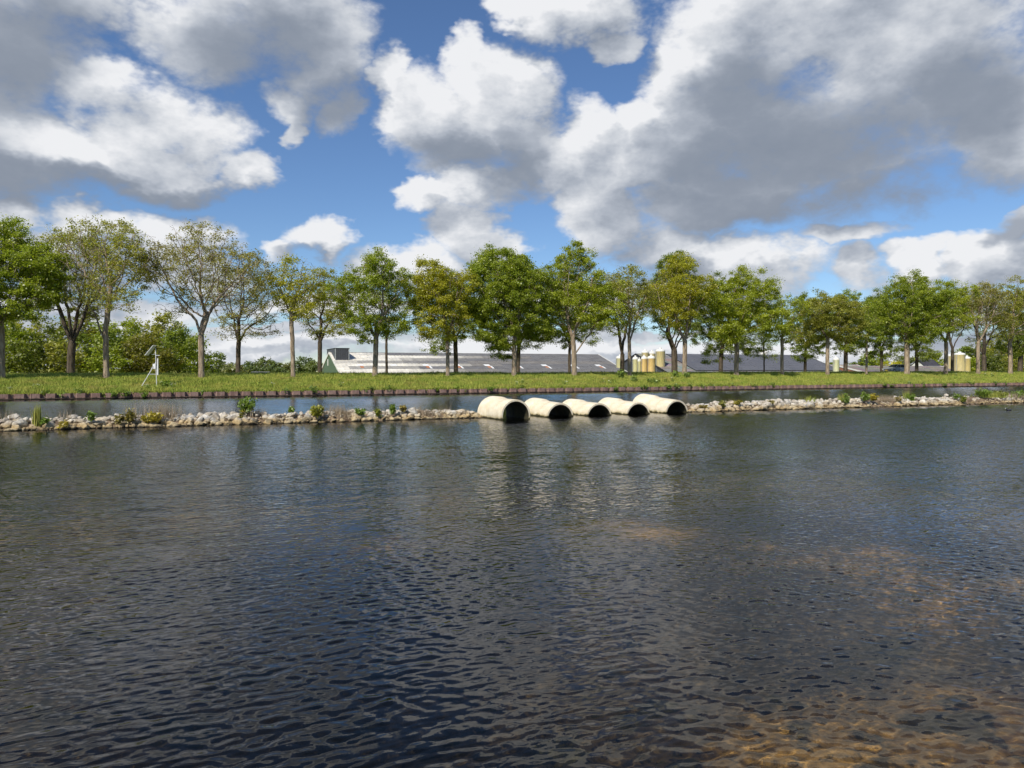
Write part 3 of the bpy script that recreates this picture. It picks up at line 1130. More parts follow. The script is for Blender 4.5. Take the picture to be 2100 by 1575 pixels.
def row_tree(px, v, label, left, right, top, low, seed, color, leaf_n=9, fork=3.6, trunk_w=14, n_attr=560, limbs=None, bare=0.0,
             lobey=5, bark=(1, 1, 1), lean=0.0, group='trees in the double row along the far bank', leaf_size=.100, depth=None):
    """crown extents are heights and widths worked out at the tree's own distance"""
    u, _, D = at_v(px, v)
    s = D / FOC                                    # metres per unit of picture at that distance
    zb = bank_z(v)
    H = CAM_H + (755 - top) * s - zb
    zl = CAM_H + (755 - low - 5) * s - zb
    cx = ((left + right) / 2 - px) * s
    rx = (right - left) / 2 * s * 1.26
    rz = (H - zl) / 2 * 1.03
    cz = (H + zl) / 2
    ry = depth or min(rx, 4.5)
    rng = random.Random(seed)
    # lobes in a frame whose x axis is the camera's right, turned into world axes
    L = []

    def lobe(x, y, z, a, b, c):
        L.append((x * CY + y * SY, -x * SY + y * CY, z, a, b, c))
    lobe(cx, 0, cz + rz * .05, rx * .80, ry * .85, rz * .82)
    for k in range(lobey):
        t = 2 * math.pi * (k + rng.random() * .6) / lobey
        x, z_ = math.cos(t), math.sin(t)
        y = rng.uniform(-.5, .5)
        sx = rng.uniform(.30, .44)
        lobe(cx + x * rx * (1 - sx), y * ry, cz + z_ * rz * (1 - sx * .9), rx * sx * 1.12, ry * .6, rz * sx * 1.05)
    lobe(cx * .8, 0, H - rz * .3, rx * .42, ry * .45, rz * .3)
    if limbs is None:
        m = rng.choice([2, 3, 3, 4])
        t0 = rng.uniform(0, 6.28)
        limbs = []
        for k in range(m):
            t = t0 + 2 * math.pi * k / m + rng.uniform(-.3, .3)
            sp = rng.uniform(.35, .6)
            limbs.append((math.cos(t) * sp, math.sin(t) * sp, 1, rng.uniform(1.6, 3.0), rng.uniform(0, .8)))
    return make_tree('roadside_tree', label, 'tree', u, v, L, seed, n_attr=n_attr, fork=fork, limbs=limbs, trunk_r=trunk_w * s / 2 * .74,
                     leaf_n=leaf_n * ((2.9 if bare > .25 else 2.9) if leaf_n < 9 else 3.8), twig=(5 if bare > .15 else 3), color=color, bark=bark, bare=bare, group=group, lean=(lean * CY, -lean * SY), leaf_size=leaf_size)


VF, VB = 81.0, 97.0
FRONT = [
    # px, left, right, top, low, colour, leaf_n, fork, trunk px, bare, label
    (3, -110, 105, 445, 690, GREEN, 13, 5.0, 17, 0, 'full leafy green tree cut by the left edge of the picture'),
    (218, 128, 318, 450, 640, OLIVE, 5, 4.5, 15, .42, 'tall half-bare tree with twin stems standing just left of the solar panel mast'),
    (413, 305, 525, 460, 655, BROWNISH, 4, 4.6, 16, .38, 'broad fan-shaped tree with budding brownish twigs right of the solar panel mast'),
    (601, 555, 668, 528, 650, YELLOW, 7, 7.0, 12, .15, 'slim pale-trunked tree left of the green barn gable with yellow-green top'),
    (769, 690, 842, 522, 690, GREEN, 9, 4.3, 14, .08, 'green tree with forked pale trunk before the whitish part of the barn roof'),
    (918, 838, 965, 538, 690, YELLOW, 10, 5.2, 10, .05, 'yellowish leafing tree on a thin pale trunk left of the broad green one'),
    (1054, 945, 1130, 505, 710, GREEN, 14, 4.4, 13, 0, 'broadest dense green tree in the middle, low branch to its left'),
    (1178, 1112, 1262, 506, 705, FRESH, 10, 4.6, 14, .05, 'fresh green tree with a low limb to the right, left of the silos'),
    (1291, 1232, 1335, 548, 668, OLIVE, 6, 5.2, 10, .2, 'thin sparsely leaved tree directly before the left silos'),
    (1404, 1335, 1450, 525, 675, YELLOW, 10, 5.0, 13, .03, 'yellow-green tree with straight pale trunk right of the silos'),
    (1510, 1448, 1595, 555, 710, FRESH, 11, 4.3, 13, 0, 'bright green tree with low forks before the solar panel roof'),
    (1604, 1565, 1648, 605, 710, FRESH, 7, 5.5, 9, .1, 'small airy green tree with slim trunk near the right end of the panel roof'),
    (1697, 1648, 1762, 602, 705, OLIVE, 11, 5.2, 10, 0, 'round olive-brown crowned tree left of the cream silo'),
    (1777, 1752, 1806, 628, 705, GREEN, 8, 5.4, 6, 0, 'smallest slender tree between cream silo and parked car'),
    (1860, 1795, 1930, 560, 705, GREEN, 12, 5.0, 14, 0, 'tall green tree whose trunk hides the rear of the car'),
    (1939, 1895, 1985, 573, 675, FRESH, 9, 5.4, 10, .05, 'tree with pale trunk directly left of the ochre silos'),
    (2006, 1970, 2060, 580, 672, BROWNISH, 6, 5.4, 10, .2, 'brownish thin-leaved tree just right of the ochre silos'),
    (2072, 2020, 2140, 570, 690, OLIVE, 8, 5.2, 11, .1, 'olive leafing tree in the front row next to the right edge'),
]
BACK = [
    (145, 55, 235, 470, 650, OLIVE, 6, 3.8, 20, .3, 'dark trunk splitting low into many stems, left of the twin-stemmed tree'),
    (488, 425, 575, 525, 700, BROWNISH, 4, 4.5, 13, .35, 'dark-trunked sparse tree with wide bare limbs beyond the road'),
    (656, 600, 735, 552, 705, OLIVE, 7, 4.6, 12, .1, 'dark-trunked tree close beside the green barn gable'),
    (793, 755, 842, 560, 690, GREEN, 7, 4.5, 7, .1, 'thin black-stemmed tree just right of the forked pale trunk'),
    (935, 848, 985, 560, 725, DEEP, 9, 4.8, 12, .0, 'dark tree with drooping limbs behind the yellowish one'),
    (1062, 985, 1120, 540, 740, DEEP, 9, 4.6, 11, .0, 'dark tree hidden behind the broadest green one'),
    (1168, 1105, 1225, 540, 730, DEEP, 9, 4.6, 8, .0, 'dark stem close behind the fresh green tree'),
    (1276, 1225, 1335, 565, 690, GREEN, 7, 3.4, 12, .1, 'mossy tree branching low in front of the leftmost silo'),
    (1383, 1330, 1450, 517, 700, DEEP, 11, 3.8, 17, 0, 'dark stout tree behind with a dense crown standing out on top'),
    (1478, 1430, 1535, 565, 745, DEEP, 10, 4.4, 12, 0, 'dark tree with hanging twigs before the left part of the panel roof'),
    (1567, 1540, 1592, 660, 735, DEEP, 6, 5.6, 4, 0, 'tiny thin-stemmed tree between two larger ones before the panel roof'),
    (1651, 1612, 1700, 605, 745, DEEP, 9, 4.6, 8, 0, 'dark tree with twigs hanging over the panel roof corner'),
    (1734, 1690, 1795, 595, 725, GREEN, 9, 4.2, 11, 0, 'dark tree with a long bough pointing left over the cream silo'),
    (1808, 1770, 1850, 590, 735, DEEP, 9, 4.6, 8, 0, 'dark straight trunk immediately left of the car'),
    (1880, 1835, 1930, 585, 740, DEEP, 9, 4.6, 9, 0, 'dark trunk between the car and the ochre silos'),
    (1953, 1905, 2000, 590, 695, DEEP, 8, 4.6, 8, .1, 'dark leaning stem crossing the ochre silos'),
    (2018, 1975, 2065, 590, 700, OLIVE, 6, 3.6, 12, .2, 'dark tree forking near the ground right of the ochre silos'),
    (2092, 2050, 2150, 600, 740, DEEP, 12, 4.2, 12, 0, 'dark dense tree cut by the right edge of the picture'),
]


def build_row_trees():
    for i, (px, l, r, t, lo, c, ln, fk, tw, bare, lab) in enumerate(FRONT):
        kw = {}
        if px == 218:
            kw['limbs'] = [(-.45 * CY, .45 * SY, 1, 3.5, 1.2), (.12, 0, 1, 4, 0)]
        if px == 769:
            kw['limbs'] = [(-.5 * CY, .5 * SY, 1, 3.2, 0), (.3 * CY, -.3 * SY, 1, 3.2, 0), (0, .4, 1, 2, 0)]
        if px == 1054:
            kw['limbs'] = [(-.75 * CY, .75 * SY, 1, 2.8, 1.6), (.4, .3, 1, 2.4, 0), (-.3, -.3, 1, 2.4, 0)]
        if px == 1178:
            kw['limbs'] = [(.85 * CY, -.85 * SY, 1, 2.6, 1.8), (-.3, .3, 1, 2.4, 0), (.2, -.3, 1, 2.4, 0)]
        full = (r - l) * (lo - t)
        na = int(min(1700, 520 + full * .030) * (1.35 if bare > .25 else 1))
        row_tree(px, VF, lab, l, r, t, lo, 100 + i, c, leaf_n=ln, fork=fk, trunk_w=tw, bare=bare, n_attr=na, bark=(1.42, 1.33, 1.20), **kw)  # sunlit paleness is put into the front row's bark tint
    for i, (px, l, r, t, lo, c, ln, fk, tw, bare, lab) in enumerate(BACK):
        kw = {}
        if px == 145:
            kw['limbs'] = [(-.5, .2, 1, 4, 0), (-.15, -.2, 1, 4, 0), (.2, .2, 1, 4, 0), (.55, -.2, 1, 4, 0)]
        if px == 1734:
            kw['limbs'] = [(-1.6 * CY, 1.6 * SY, 1, 3.2, .3), (.3, .3, 1, 2.4, 0), (-.1, -.3, 1, 2.4, 0)]
        full = (r - l) * (lo - t)
        na = int(min(1300, 450 + full * .022) * (1.35 if bare > .25 else 1))
        row_tree(px, VB, lab, l, r, t, lo, 300 + i, c, leaf_n=ln, fork=fk, trunk_w=tw, bare=bare, n_attr=na, bark=(.42, .39, .36), **kw)  # shade from the front row is put into this darker bark tint


build_row_trees()


def far_tree(px, v, top, width, seed, color, label, group, name='woodland_tree', base=None, squat=.78, leaf_n=22, size=.22, n_attr=320):
    u, _, D = at_v(px, v)
    s = D / FOC
    zb = bank_z(v)
    H = (CAM_H + (755 - top) * s - zb) * 1.08
    w = width * s / 2 * 1.1
    rng = random.Random(seed)
    L = [(0, 0, H * (1 - squat / 2), w * .75, w * .7, H * squat * .5)]
    for k in range(6):
        t = 2 * math.pi * (k + rng.random()) / 6
        L.append((math.cos(t) * w * .62, math.sin(t) * w * .5, H * rng.uniform(.35, .82), w * .36, w * .36, H * .17))
    make_tree(name, label, 'tree', u, v, L, seed, n_attr=n_attr, fork=H * .22, limbs=[(.4, 0, 1, 1.5, 0), (-.4, .2, 1, 1.5, 0)],
              trunk_r=.018 * H, step=.6 * max(1, H / 12), dk=1.0 * max(1, H / 12), leaf_n=leaf_n, leaf_size=size, leaf_spread=.5 * max(1, H / 12),
              color=color, bark=(.7, .65, .6), group=group, z=zb, twig=1, tip=.02, rmax=.09, clump=.7)


def place_words(px, names, used):
    """where something stands, told by the nearest landmark that is still free"""
    for d, w in sorted((abs(px - q), (q, w)) for q, w in names):
        q, word = w
        for rel in ((('in line with',) if d < 9 else ()) + (('left of',) if px < q else ('right of',)) + (('a little left of',) if px < q else ('a little right of',))):
            t = rel + ' ' + word
            if t not in used:
                used.add(t)
                return t
    return 'far out'


LANDMARKS = [(3, 'the leafy tree at the left edge'), (145, 'the many-stemmed dark tree'), (218, 'the twin-stemmed tree'), (322, 'the solar panel mast'), (413, 'the fan-shaped tree'),
             (488, 'the sparse dark-trunked tree'), (601, 'the slim yellow-green tree'), (680, 'the green barn gable'), (769, 'the forked pale trunk'), (918, 'the thin yellowish tree'),
             (1054, 'the broadest green tree'), (1178, 'the tree with low right limb'), (1271, 'the leftmost silo'), (1354, 'the tallest silo'), (1404, 'the straight pale trunk'),
             (1510, 'the low-forked bright tree'), (1604, 'the small airy tree'), (1714, 'the cream silo'), (1777, 'the smallest slender tree'), (1830, 'the car'), (1862, 'the trunk hiding the car'),
             (1968, 'the wide ochre silo'), (2006, 'the brownish thin-leaved tree'), (2072, 'the olive right-edge tree')]


def build_far_trees():
    gl = 'trees of the dense wood behind the left end of the row'
    lab = 'leafy tree of the dense green wood behind the left end of the row'
    rng = random.Random(8)
    used = set()
    cols = [DEEP, GREEN, OLIVE, (.17, .21, .03), (.21, .21, .035)]
    # left wood: two staggered rows
    for i, (px, top, w, v) in enumerate([(-60, 640, 150, 128), (15, 655, 110, 124), (60, 640, 120, 136), (110, 660, 110, 126), (165, 650, 120, 138),
                                         (200, 668, 100, 124), (252, 658, 110, 130), (300, 648, 130, 136), (345, 655, 110, 140), (285, 690, 90, 122),
                                         (365, 682, 100, 126), (400, 690, 80, 134), (130, 700, 80, 120), (40, 705, 80, 119), (335, 715, 70, 120),
                                         (-20, 700, 80, 119), (215, 712, 80, 119)]):
        far_tree(px, v, top, w, 500 + i, cols[i % 5], 'wood tree ' + place_words(px, LANDMARKS, used), gl, squat=.92)
    # low trees in the distance between the wood and the barn
    gl2 = 'distant low trees seen between wood and green barn gable'
    lab2 = 'low rounded tree far off between the wood and the green barn gable'
    for i, (px, top, w, v) in enumerate([(437, 722, 50, 165), (465, 742, 50, 200), (505, 745, 60, 220), (545, 737, 70, 230), (585, 745, 60, 230),
                                         (625, 733, 60, 215), (645, 742, 50, 200), (480, 750, 60, 190), (565, 752, 60, 210)]):
        far_tree(px, v, top, w, 550 + i, [(.17, .215, .07), (.21, .23, .085), (.14, .19, .065)][i % 3], 'low rounded far-off tree ' + place_words(px, LANDMARKS, used), gl2, name='distant_tree', squat=.95,  # paler greens put distance haze into the leaf colour
                 leaf_n=14, size=.34, n_attr=200)
    gl3 = 'distant trees over the low brown roof at the right'
    for i, (px, top, w, v, c, lb) in enumerate([
            (1680, 742, 60, 230, DEEP, 'dark distant tree seen just left of the cream silo'),
            (1765, 737, 70, 215, (.17, .22, .06), 'rounded dull green tree far behind the low brown roof'),
            (1795, 722, 70, 210, GREEN, 'taller green tree far behind the low brown roof, beside the yellow one'),
            (1832, 740, 62, 190, (.48, .45, .02), 'bright yellow-green bush showing above the low brown roof'),
            (1858, 730, 50, 230, (.19, .22, .085), 'pale green tree behind the roof of the car'),
            (1908, 722, 66, 200, FRESH, 'green rounded tree between car and ochre silos')]):
        far_tree(px, v, top, w, 580 + i, c, lb, gl3, name='distant_tree', squat=.95, leaf_n=14, size=.32, n_attr=220)
    gl4 = 'trees of the wood behind the right end of the row'
    lab4 = 'dark leafy tree of the wood behind the right end of the row'
    for i, (px, top, w, v) in enumerate([(1985, 715, 70, 150), (2020, 690, 90, 146), (2060, 670, 90, 138), (2105, 660, 110, 142), (2140, 650, 110, 136),
                                         (2035, 728, 60, 128), (2085, 722, 70, 128), (1995, 735, 50, 134)]):
        far_tree(px, v, top, w, 600 + i, [DEEP, (.15, .19, .03), OLIVE, FRESH][i % 4], 'dark wood tree ' + place_words(px, LANDMARKS, used), gl4, squat=.92)


build_far_trees()


# ------------------------------------------------------------------ barns
def slope_sheet(w, l, t, name, mat):
    """a roof sheet: w along the ridge, l down the slope, ribs as a shallow corrugation; origin at its upper left corner"""
    vs, fs = [], []
    n = 6
    for i in range(n + 1):
        x = w * i / n
        dz = .025 * (i % 2)
        vs += [(x, 0, dz), (x, -l, dz), (x, -l, dz - t), (x, 0, dz - t)]
    for i in range(n):
        a, b = 4 * i, 4 * i + 4
        fs += [(a, a + 1, b + 1, b), (a + 1, a + 2, b + 2, b + 1)]
    fs += [(0, 3, 2, 1), (4 * n, 4 * n + 1, 4 * n + 2, 4 * n + 3)]
    mb = MB(); mb.add(vs, fs)
    return mb.mesh(name, mat)


def barn_shell(root, u0, u1, vr, w, zr, ze, wall_mat, gable_mat, trim_mat, zg=-.4, gable_name='gable_wall'):
    """walls, gables, back roof slope; local origin at (u0, vr, zg)"""
    L = u1 - u0
    hr, he = zr - zg, ze - zg
    # front and back walls
    MB().box(.15, L - .15, -w + .35, -w + .55, 0, he + .02).build('front_wall', wall_mat, root)
    MB().box(.15, L - .15, w - .55, w - .35, 0, he + .02).build('back_wall', wall_mat, root)
    for x0, x1 in ((0.05, .25), (L - .25, L - .05)):
        k = (w - .35)
        sl = (hr - he) / w
        zt = hr - .16
        zs = he + .35 * sl - .16
        vs = [(x0, -k, 0), (x0, k, 0), (x0, k, zs), (x0, 0, zt), (x0, -k, zs), (x1, -k, 0), (x1, k, 0), (x1, k, zs), (x1, 0, zt), (x1, -k, zs)]
        fs = [(0, 4, 3, 2, 1), (5, 6, 7, 8, 9), (0, 1, 6, 5), (1, 2, 7, 6), (2, 3, 8, 7), (3, 4, 9, 8), (4, 0, 5, 9)]
        mb = MB(); mb.add(vs, fs); mb.build(gable_name, gable_mat, root)
    # bargeboards
    for x0, x1 in ((-.06, .04), (L - .04, L + .06)):
        for sgn in (-1, 1):
            vs = []
            for x in (x0, x1):
                vs += [(x, 0, hr + .10), (x, sgn * w, he + .10), (x, sgn * w, he - .22), (x, 0, hr - .22)]
            fs = [(0, 1, 2, 3), (7, 6, 5, 4), (0, 4, 5, 1), (1, 5, 6, 2), (2, 6, 7, 3), (3, 7, 4, 0)]
            mb = MB(); mb.add(vs, fs); mb.build('bargeboard', trim_mat, root)
    # back slope
    vs = [(0.05, 0, hr), (L - .05, 0, hr), (L - .05, w, he), (.05, w, he), (0.05, 0, hr - .08), (L - .05, 0, hr - .08), (L - .05, w, he - .08), (.05, w, he - .08)]
    mb = MB(); mb.add(vs, [(0, 1, 2, 3), (7, 6, 5, 4), (0, 3, 7, 4), (3, 2, 6, 7), (2, 1, 5, 6), (1, 0, 4, 5)])
    b = mb.build('back_roof', 'roof_sheet', root); b.color = (.22, .22, .22, 1)
    # ridge cap
    mb = MB(); mb.add([(0, -.22, hr - .015), (0, 0, hr + .07), (0, .22, hr - .015), (L, -.22, hr - .015), (L, 0, hr + .07), (L, .22, hr - .015)],
                      [(0, 3, 4, 1), (1, 4, 5, 2), (0, 1, 2), (5, 4, 3)])
    c = mb.build('ridge_cap', 'roof_sheet', root); c.color = (.30, .30, .30, 1)
    # gutter
    MB().box(.1, L - .1, -w - .10, -w + .03, he - .13, he - .02).build('gutter', 'dark_trim', root)


def roof_rows(root, L, w, hr, he, rows, cols, colour, name='roof_sheet'):
    sl = math.atan2(hr - he, w)
    full = math.hypot(hr - he, w)
    ll = full / rows
    cw = L / cols
    me = slope_sheet(cw - .01, ll + .12, .03, name, 'roof_sheet')
    for r in range(rows):
        for c in range(cols):
            d = r * ll
            o = obj(name, me, root, (c * cw + .005, -d * math.cos(sl), hr - d * math.sin(sl) + .012), colour(r, (c + .5) / cols))
            o.rotation_euler = (sl - .012, 0, 0)


def on_slope(mb, L, w, hr, he, x, d, sx, sd, lift=.06):
    """small panel on the front slope: x along, d down the slope from the ridge"""
    sl = math.atan2(hr - he, w)
    vs = []
    for dz in (lift, 0.0):
        for (xx, dd) in ((x, d), (x + sx, d), (x + sx, d + sd), (x, d + sd)):
            vs.append((xx, -dd * math.cos(sl) + dz * -math.sin(sl) * -1 * -1, hr - dd * math.sin(sl) + dz))
    mb.add(vs, [(3, 2, 1, 0), (4, 5, 6, 7), (0, 1, 5, 4), (1, 2, 6, 5), (2, 3, 7, 6), (3, 0, 4, 7)])


ZG = -.4


def build_barns():
    VR, Wd = 132.5, 12.7
    # ---- long barn with the green gable
    u0, u1 = 19.3, 73.6
    zr, ze = 5.50, 1.58
    root = empty('long_barn', (u0, VR, ZG), 'long low barn with green gable end and patchy whitish to grey sheet roof', 'barn')
    barn_shell(root, u0, u1, VR, Wd, zr, ze, 'cream_wall', 'green_cladding', 'white_paint')
    rng = random.Random(4)
    L = u1 - u0
    hr, he = zr - ZG, ze - ZG
    light, mid, dark = (.78, .75, .67), (.34, .33, .31), (.175, .175, .182)
    taupe = (.215, .205, .195)

    def colour(r, t):
        j = rng.uniform(.93, 1.07)

        def lerp(a, b, k):
            k = min(1, max(0, k))
            return tuple((a[i] * (1 - k) + b[i] * k) * j for i in range(3))
        tt = t + rng.uniform(-.02, .02)
        if r == 0:
            return lerp(light, dark, (tt - .12) / .06)
        if r == 1:
            return lerp(light, taupe, (tt - .30) / .25) if tt < .72 else lerp(dark, dark, 0)
        if r == 2:
            return lerp(light, mid, (tt - .15) / .12) if tt < .32 else lerp(mid, dark, (tt - .3) / .15)
        if r == 3:
            return lerp(light, mid, tt / .06) if tt < .2 else lerp(mid, taupe if tt > .45 else dark, (tt - .2) / .1)
        if r == 4:
            return lerp(light, taupe, (tt - .22) / .25) if tt < .55 else lerp(dark, dark, 0)
        if r == 5:
            return lerp(light, mid, (tt - .02) / .02) if tt < .25 else lerp(dark, dark, 0)
        if r == 6:
            return lerp(light, taupe, (tt - .2) / .25) if tt < .52 else lerp(dark, taupe, .3)
        return lerp(light, mid, (tt - .05) / .3) if tt < .38 else lerp(mid, dark, (tt - .35) / .1)
    roof_rows(root, L, Wd, hr, he, 8, 27, colour)
    full = math.hypot(hr - he, Wd)
    for k in range(9):
        x = 3.6 + k * 5.75
        mb = MB(); on_slope(mb, L, Wd, hr, he, x, full * .55, 1.05, 1.0); mb.build('skylight', 'skylight', root)
        if k != 1:
            mb = MB(); on_slope(mb, L, Wd, hr, he, x + .35, full * .55 + 1.02, .55, 1.2, .05); mb.build('rust_patch', 'rust_patch', root)
            if k > 1:
                mb = MB(); on_slope(mb, L, Wd, hr, he, x + .92, full * .55 + 1.02, .35, 1.5, .055); mb.build('skylight', 'skylight', root)
    # dark clad ventilation house astride the ridge at the gable
    box = MB(); box.box(.35, 2.75, -4.7, 5.0, hr - 1.75, hr + .60)
    vb = box.build('ventilation_house', 'dark_cladding', root)
    for x in (.33, 2.62):
        MB().box(x, x + .15, -4.73, -4.58, hr - 1.75, hr + .64).build('corner_post', 'galvanised', vb)
    MB().box(.28, 2.82, -4.77, 5.06, hr + .60, hr + .68).build('roof_edge', 'dark_trim', vb)
    for k in range(7):
        x = .62 + k * .3
        MB().box(x, x + .03, -4.725, -4.70, hr - 1.7, hr + .58).build('cladding_rib', 'dark_trim', vb)
    MB().box(-.03, .06, 1.2, 1.8, hr - 2.35, hr - 1.2).build('gable_window', 'white_paint', root)
    MB().box(-.9, .05, 7.5, 10.5, he + .15, he + .30).build('door_canopy', 'rust_patch', root)
    MB().box(-.02, .06, 7.9, 9.9, 0, he + .1).build('door', 'dark_trim', root)

    # ---- second, lower barn behind it
    u0b, u1b = 55.0, 82.0
    root = empty('rear_barn', (u0b, 156.0, ZG), 'grey-brown barn roof showing behind the right end of the long barn', 'barn')
    barn_shell(root, u0b, u1b, 156, 10.5, 5.45, 1.6, 'cream_wall', 'roof_tile', 'dark_trim')
    roof_rows(root, u1b - u0b, 10.5, 5.45 - ZG, 2.0, 4, 9, lambda r, t: tuple(c * rng.uniform(.9, 1.1) for c in (.20, .185, .165)))

    # ---- barn with solar panels
    u0, u1 = 82.6, 128.6
    zr, ze = 5.72, 1.55
    Wd = 12.4
    root = empty('solar_barn', (u0, VR, ZG), 'wide barn with rows of dark solar panels on its grey sheet roof', 'barn')
    barn_shell(root, u0, u1, VR, Wd, zr, ze, 'dark_cladding', 'dark_cladding', 'dark_trim')
    L = u1 - u0
    hr, he = zr - ZG, ze - ZG
    roof_rows(root, L, Wd, hr, he, 8, 20, lambda r, t: tuple(c * rng.uniform(.85, 1.15) for c in ((.25, .245, .235) if t < .3 else (.19, .19, .195))))
    full = math.hypot(hr - he, Wd)
    sl = math.atan2(hr - he, Wd)
    rows, cols = 7, 34
    x0, x1 = 7.4, L - .4
    pw = (x1 - x0) / cols
    pl = (full - 2.05) / rows
    mb = MB()
    mb.box(0, pw - .035, -(pl - .03), 0, 0, .045)
    pm = mb.mesh('solar_panel', 'solar_cell')
    frame = MB()
    frame.box(0, pw - .035, -.05, 0, .045, .052); frame.box(0, pw - .035, -(pl - .03), -(pl - .03) + .05, .045, .052)
    fm = frame.mesh('panel_frame', 'panel_frame')
    for r in range(rows):
        for c in range(cols):
            d = .25 + r * pl
            o = obj('solar_panel', pm, root, (x0 + c * pw, -d * math.cos(sl), hr - d * math.sin(sl) + .10))
            o.rotation_euler = (sl, 0, 0)
    o = MB().box(x0 - .14, x0 - .02, -(rows * pl), 0, 0, .12).build('array_edge', 'dark_trim', root)
    o.location = (0, -.25 * math.cos(sl), hr - .25 * math.sin(sl) + .06); o.rotation_euler = (sl, 0, 0)
    o = MB().box(x0 - .14, x1, -(rows * pl) - .12, -(rows * pl) - .01, 0, .12).build('array_edge', 'dark_trim', root)
    o.location = (0, -.25 * math.cos(sl), hr - .25 * math.sin(sl) + .06); o.rotation_euler = (sl, 0, 0)
    mb = MB(); on_slope(mb, L, Wd, hr, he, 2.2, full * .22, 1.2, 1.2, .25); mb.build('roof_hatch', 'dark_cladding', root)
    # white ventilator on the ridge
    mb = MB(); mb.lathe([(1.0, hr - .3), (1.0, hr + .75), (.8, hr + .95), (0.02, hr + 1.05)], 16, (36.5, 3.0)); mb.build('ventilator', 'white_paint', root, True)

    # ---- low brown-roofed shed at the right
    p0 = at_v(1722, 127.0)[0]
    p1 = at_v(1928, 127.0)[0]
    root = empty('low_shed', (p0, 127.0, ZG), 'long low shed with worn brown roof behind the car', 'shed')
    zr, ze = 3.18, 1.45
    barn_shell(root, p0, p1, 127, 9.0, zr, ze, 'brick_wall', 'brick_wall', 'white_paint')
    roof_rows(root, p1 - p0, 9.0, zr - ZG, ze - ZG, 4, 18, lambda r, t: tuple(c * rng.uniform(.85, 1.15) for c in (.235, .205, .19)))
    p0 = at_v(1655, 152.0)[0]
    p1 = at_v(1757, 152.0)[0]
    root = empty('distant_shed', (p0, 152.0, ZG), 'pale roofed shed ending behind the cream silo', 'shed')
    barn_shell(root, p0, p1, 152, 7.0, 3.65, 1.5, 'cream_wall', 'cream_wall', 'white_paint')
    roof_rows(root, p1 - p0, 7.0, 3.65 - ZG, 1.5 - ZG, 3, 8, lambda r, t: tuple(c * rng.uniform(.85, 1.15) for c in (.36, .33, .28)))

    # ---- two far houses, only roofs showing
    for (px, v, half, top, lab, cc) in ((534, 205, 2.3, 762.5, 'far small house with grey roof and white gable edge, left of the green gable', (.10, .105, .12)),
                                        (1898, 165, 3.6, 738, 'dark pointed house roof between car and ochre silos', (.06, .06, .075)),
                                        (585, 190, 3.6, 765.5, 'far dark low roof beside the slim pale trunk', (.09, .09, .09))):
        u, _, D = at_v(px, v)
        zr = CAM_H + (755 - top) * D / FOC
        root = empty('farmhouse', (u - half, v, ZG), lab, 'house')
        barn_shell(root, u - half, u + half, v, 3.2, zr, zr - 2.4, 'white_paint', 'white_paint', 'dark_trim')
        roof_rows(root, 2 * half, 3.2, zr - ZG, zr - 2.4 - ZG, 2, 3, lambda r, t: cc)


build_barns()


# ------------------------------------------------------------------ silos
def silo(px, v, wpx, top, label, color, group, bottom_clear=1.9, cap_h=.55, cream=False):
    u, _, D = at_v(px, v)
    s = D / FOC
    r = wpx * s / 2 * 1.08
    ztop = CAM_H + (755 - top) * s
    H = ztop - ZG
    root = empty('feed_silo', (u, v, ZG), label, 'silo', group)
    zb = bottom_clear
    zc = H - .25 - cap_h
    MB().lathe([(r, zb), (r * 1.012, zb + .05), (r, zb + .1), (r, zc), (r * 1.01, zc + .03)], 24).build('body', 'silo_body', root, True).color = (*color, 1)
    MB().lathe([(r * 1.015, zc + .03), (r * 1.015, zc + .18), (r * .9, zc + cap_h * .65), (r * .62, zc + cap_h * .92), (r * .3, zc + cap_h)], 24).build('cap', 'white_paint', root, True)
    MB().lathe([(r * .3, zc + cap_h - .05), (r * .3, H - .04), (r * .25, H), (.01, H + .02)], 14).build('hatch', 'white_paint', root, True)
    MB().lathe([(.12, .55), (.2, .6), (r, zb)], 24).build('cone', 'silo_body', root, True).color = (*color, 1)
    for k in range(4):
        t = math.pi / 4 + k * math.pi / 2
        x, y = math.cos(t) * r * .97, math.sin(t) * r * .97
        MB().box(x - .05, x + .05, y - .05, y + .05, 0, zb + .3).build('leg', 'galvanised', root)
    mb = MB()
    for y in (-.18, .18):
        mb.bar((r + .12, y, .3), (r + .12, y, H - .35), .02, 5)
    for k in range(int((H - 1) / .35)):
        mb.bar((r + .12, -.18, .5 + k * .35), (r + .12, .18, .5 + k * .35), .015, 4)
    mb.build('ladder', 'galvanised', root)
    mb = MB(); mb.bar((-r - .06, -.1, .4), (-r - .06, -.1, zc), .045, 6); mb.build('fill_pipe', 'galvanised', root)


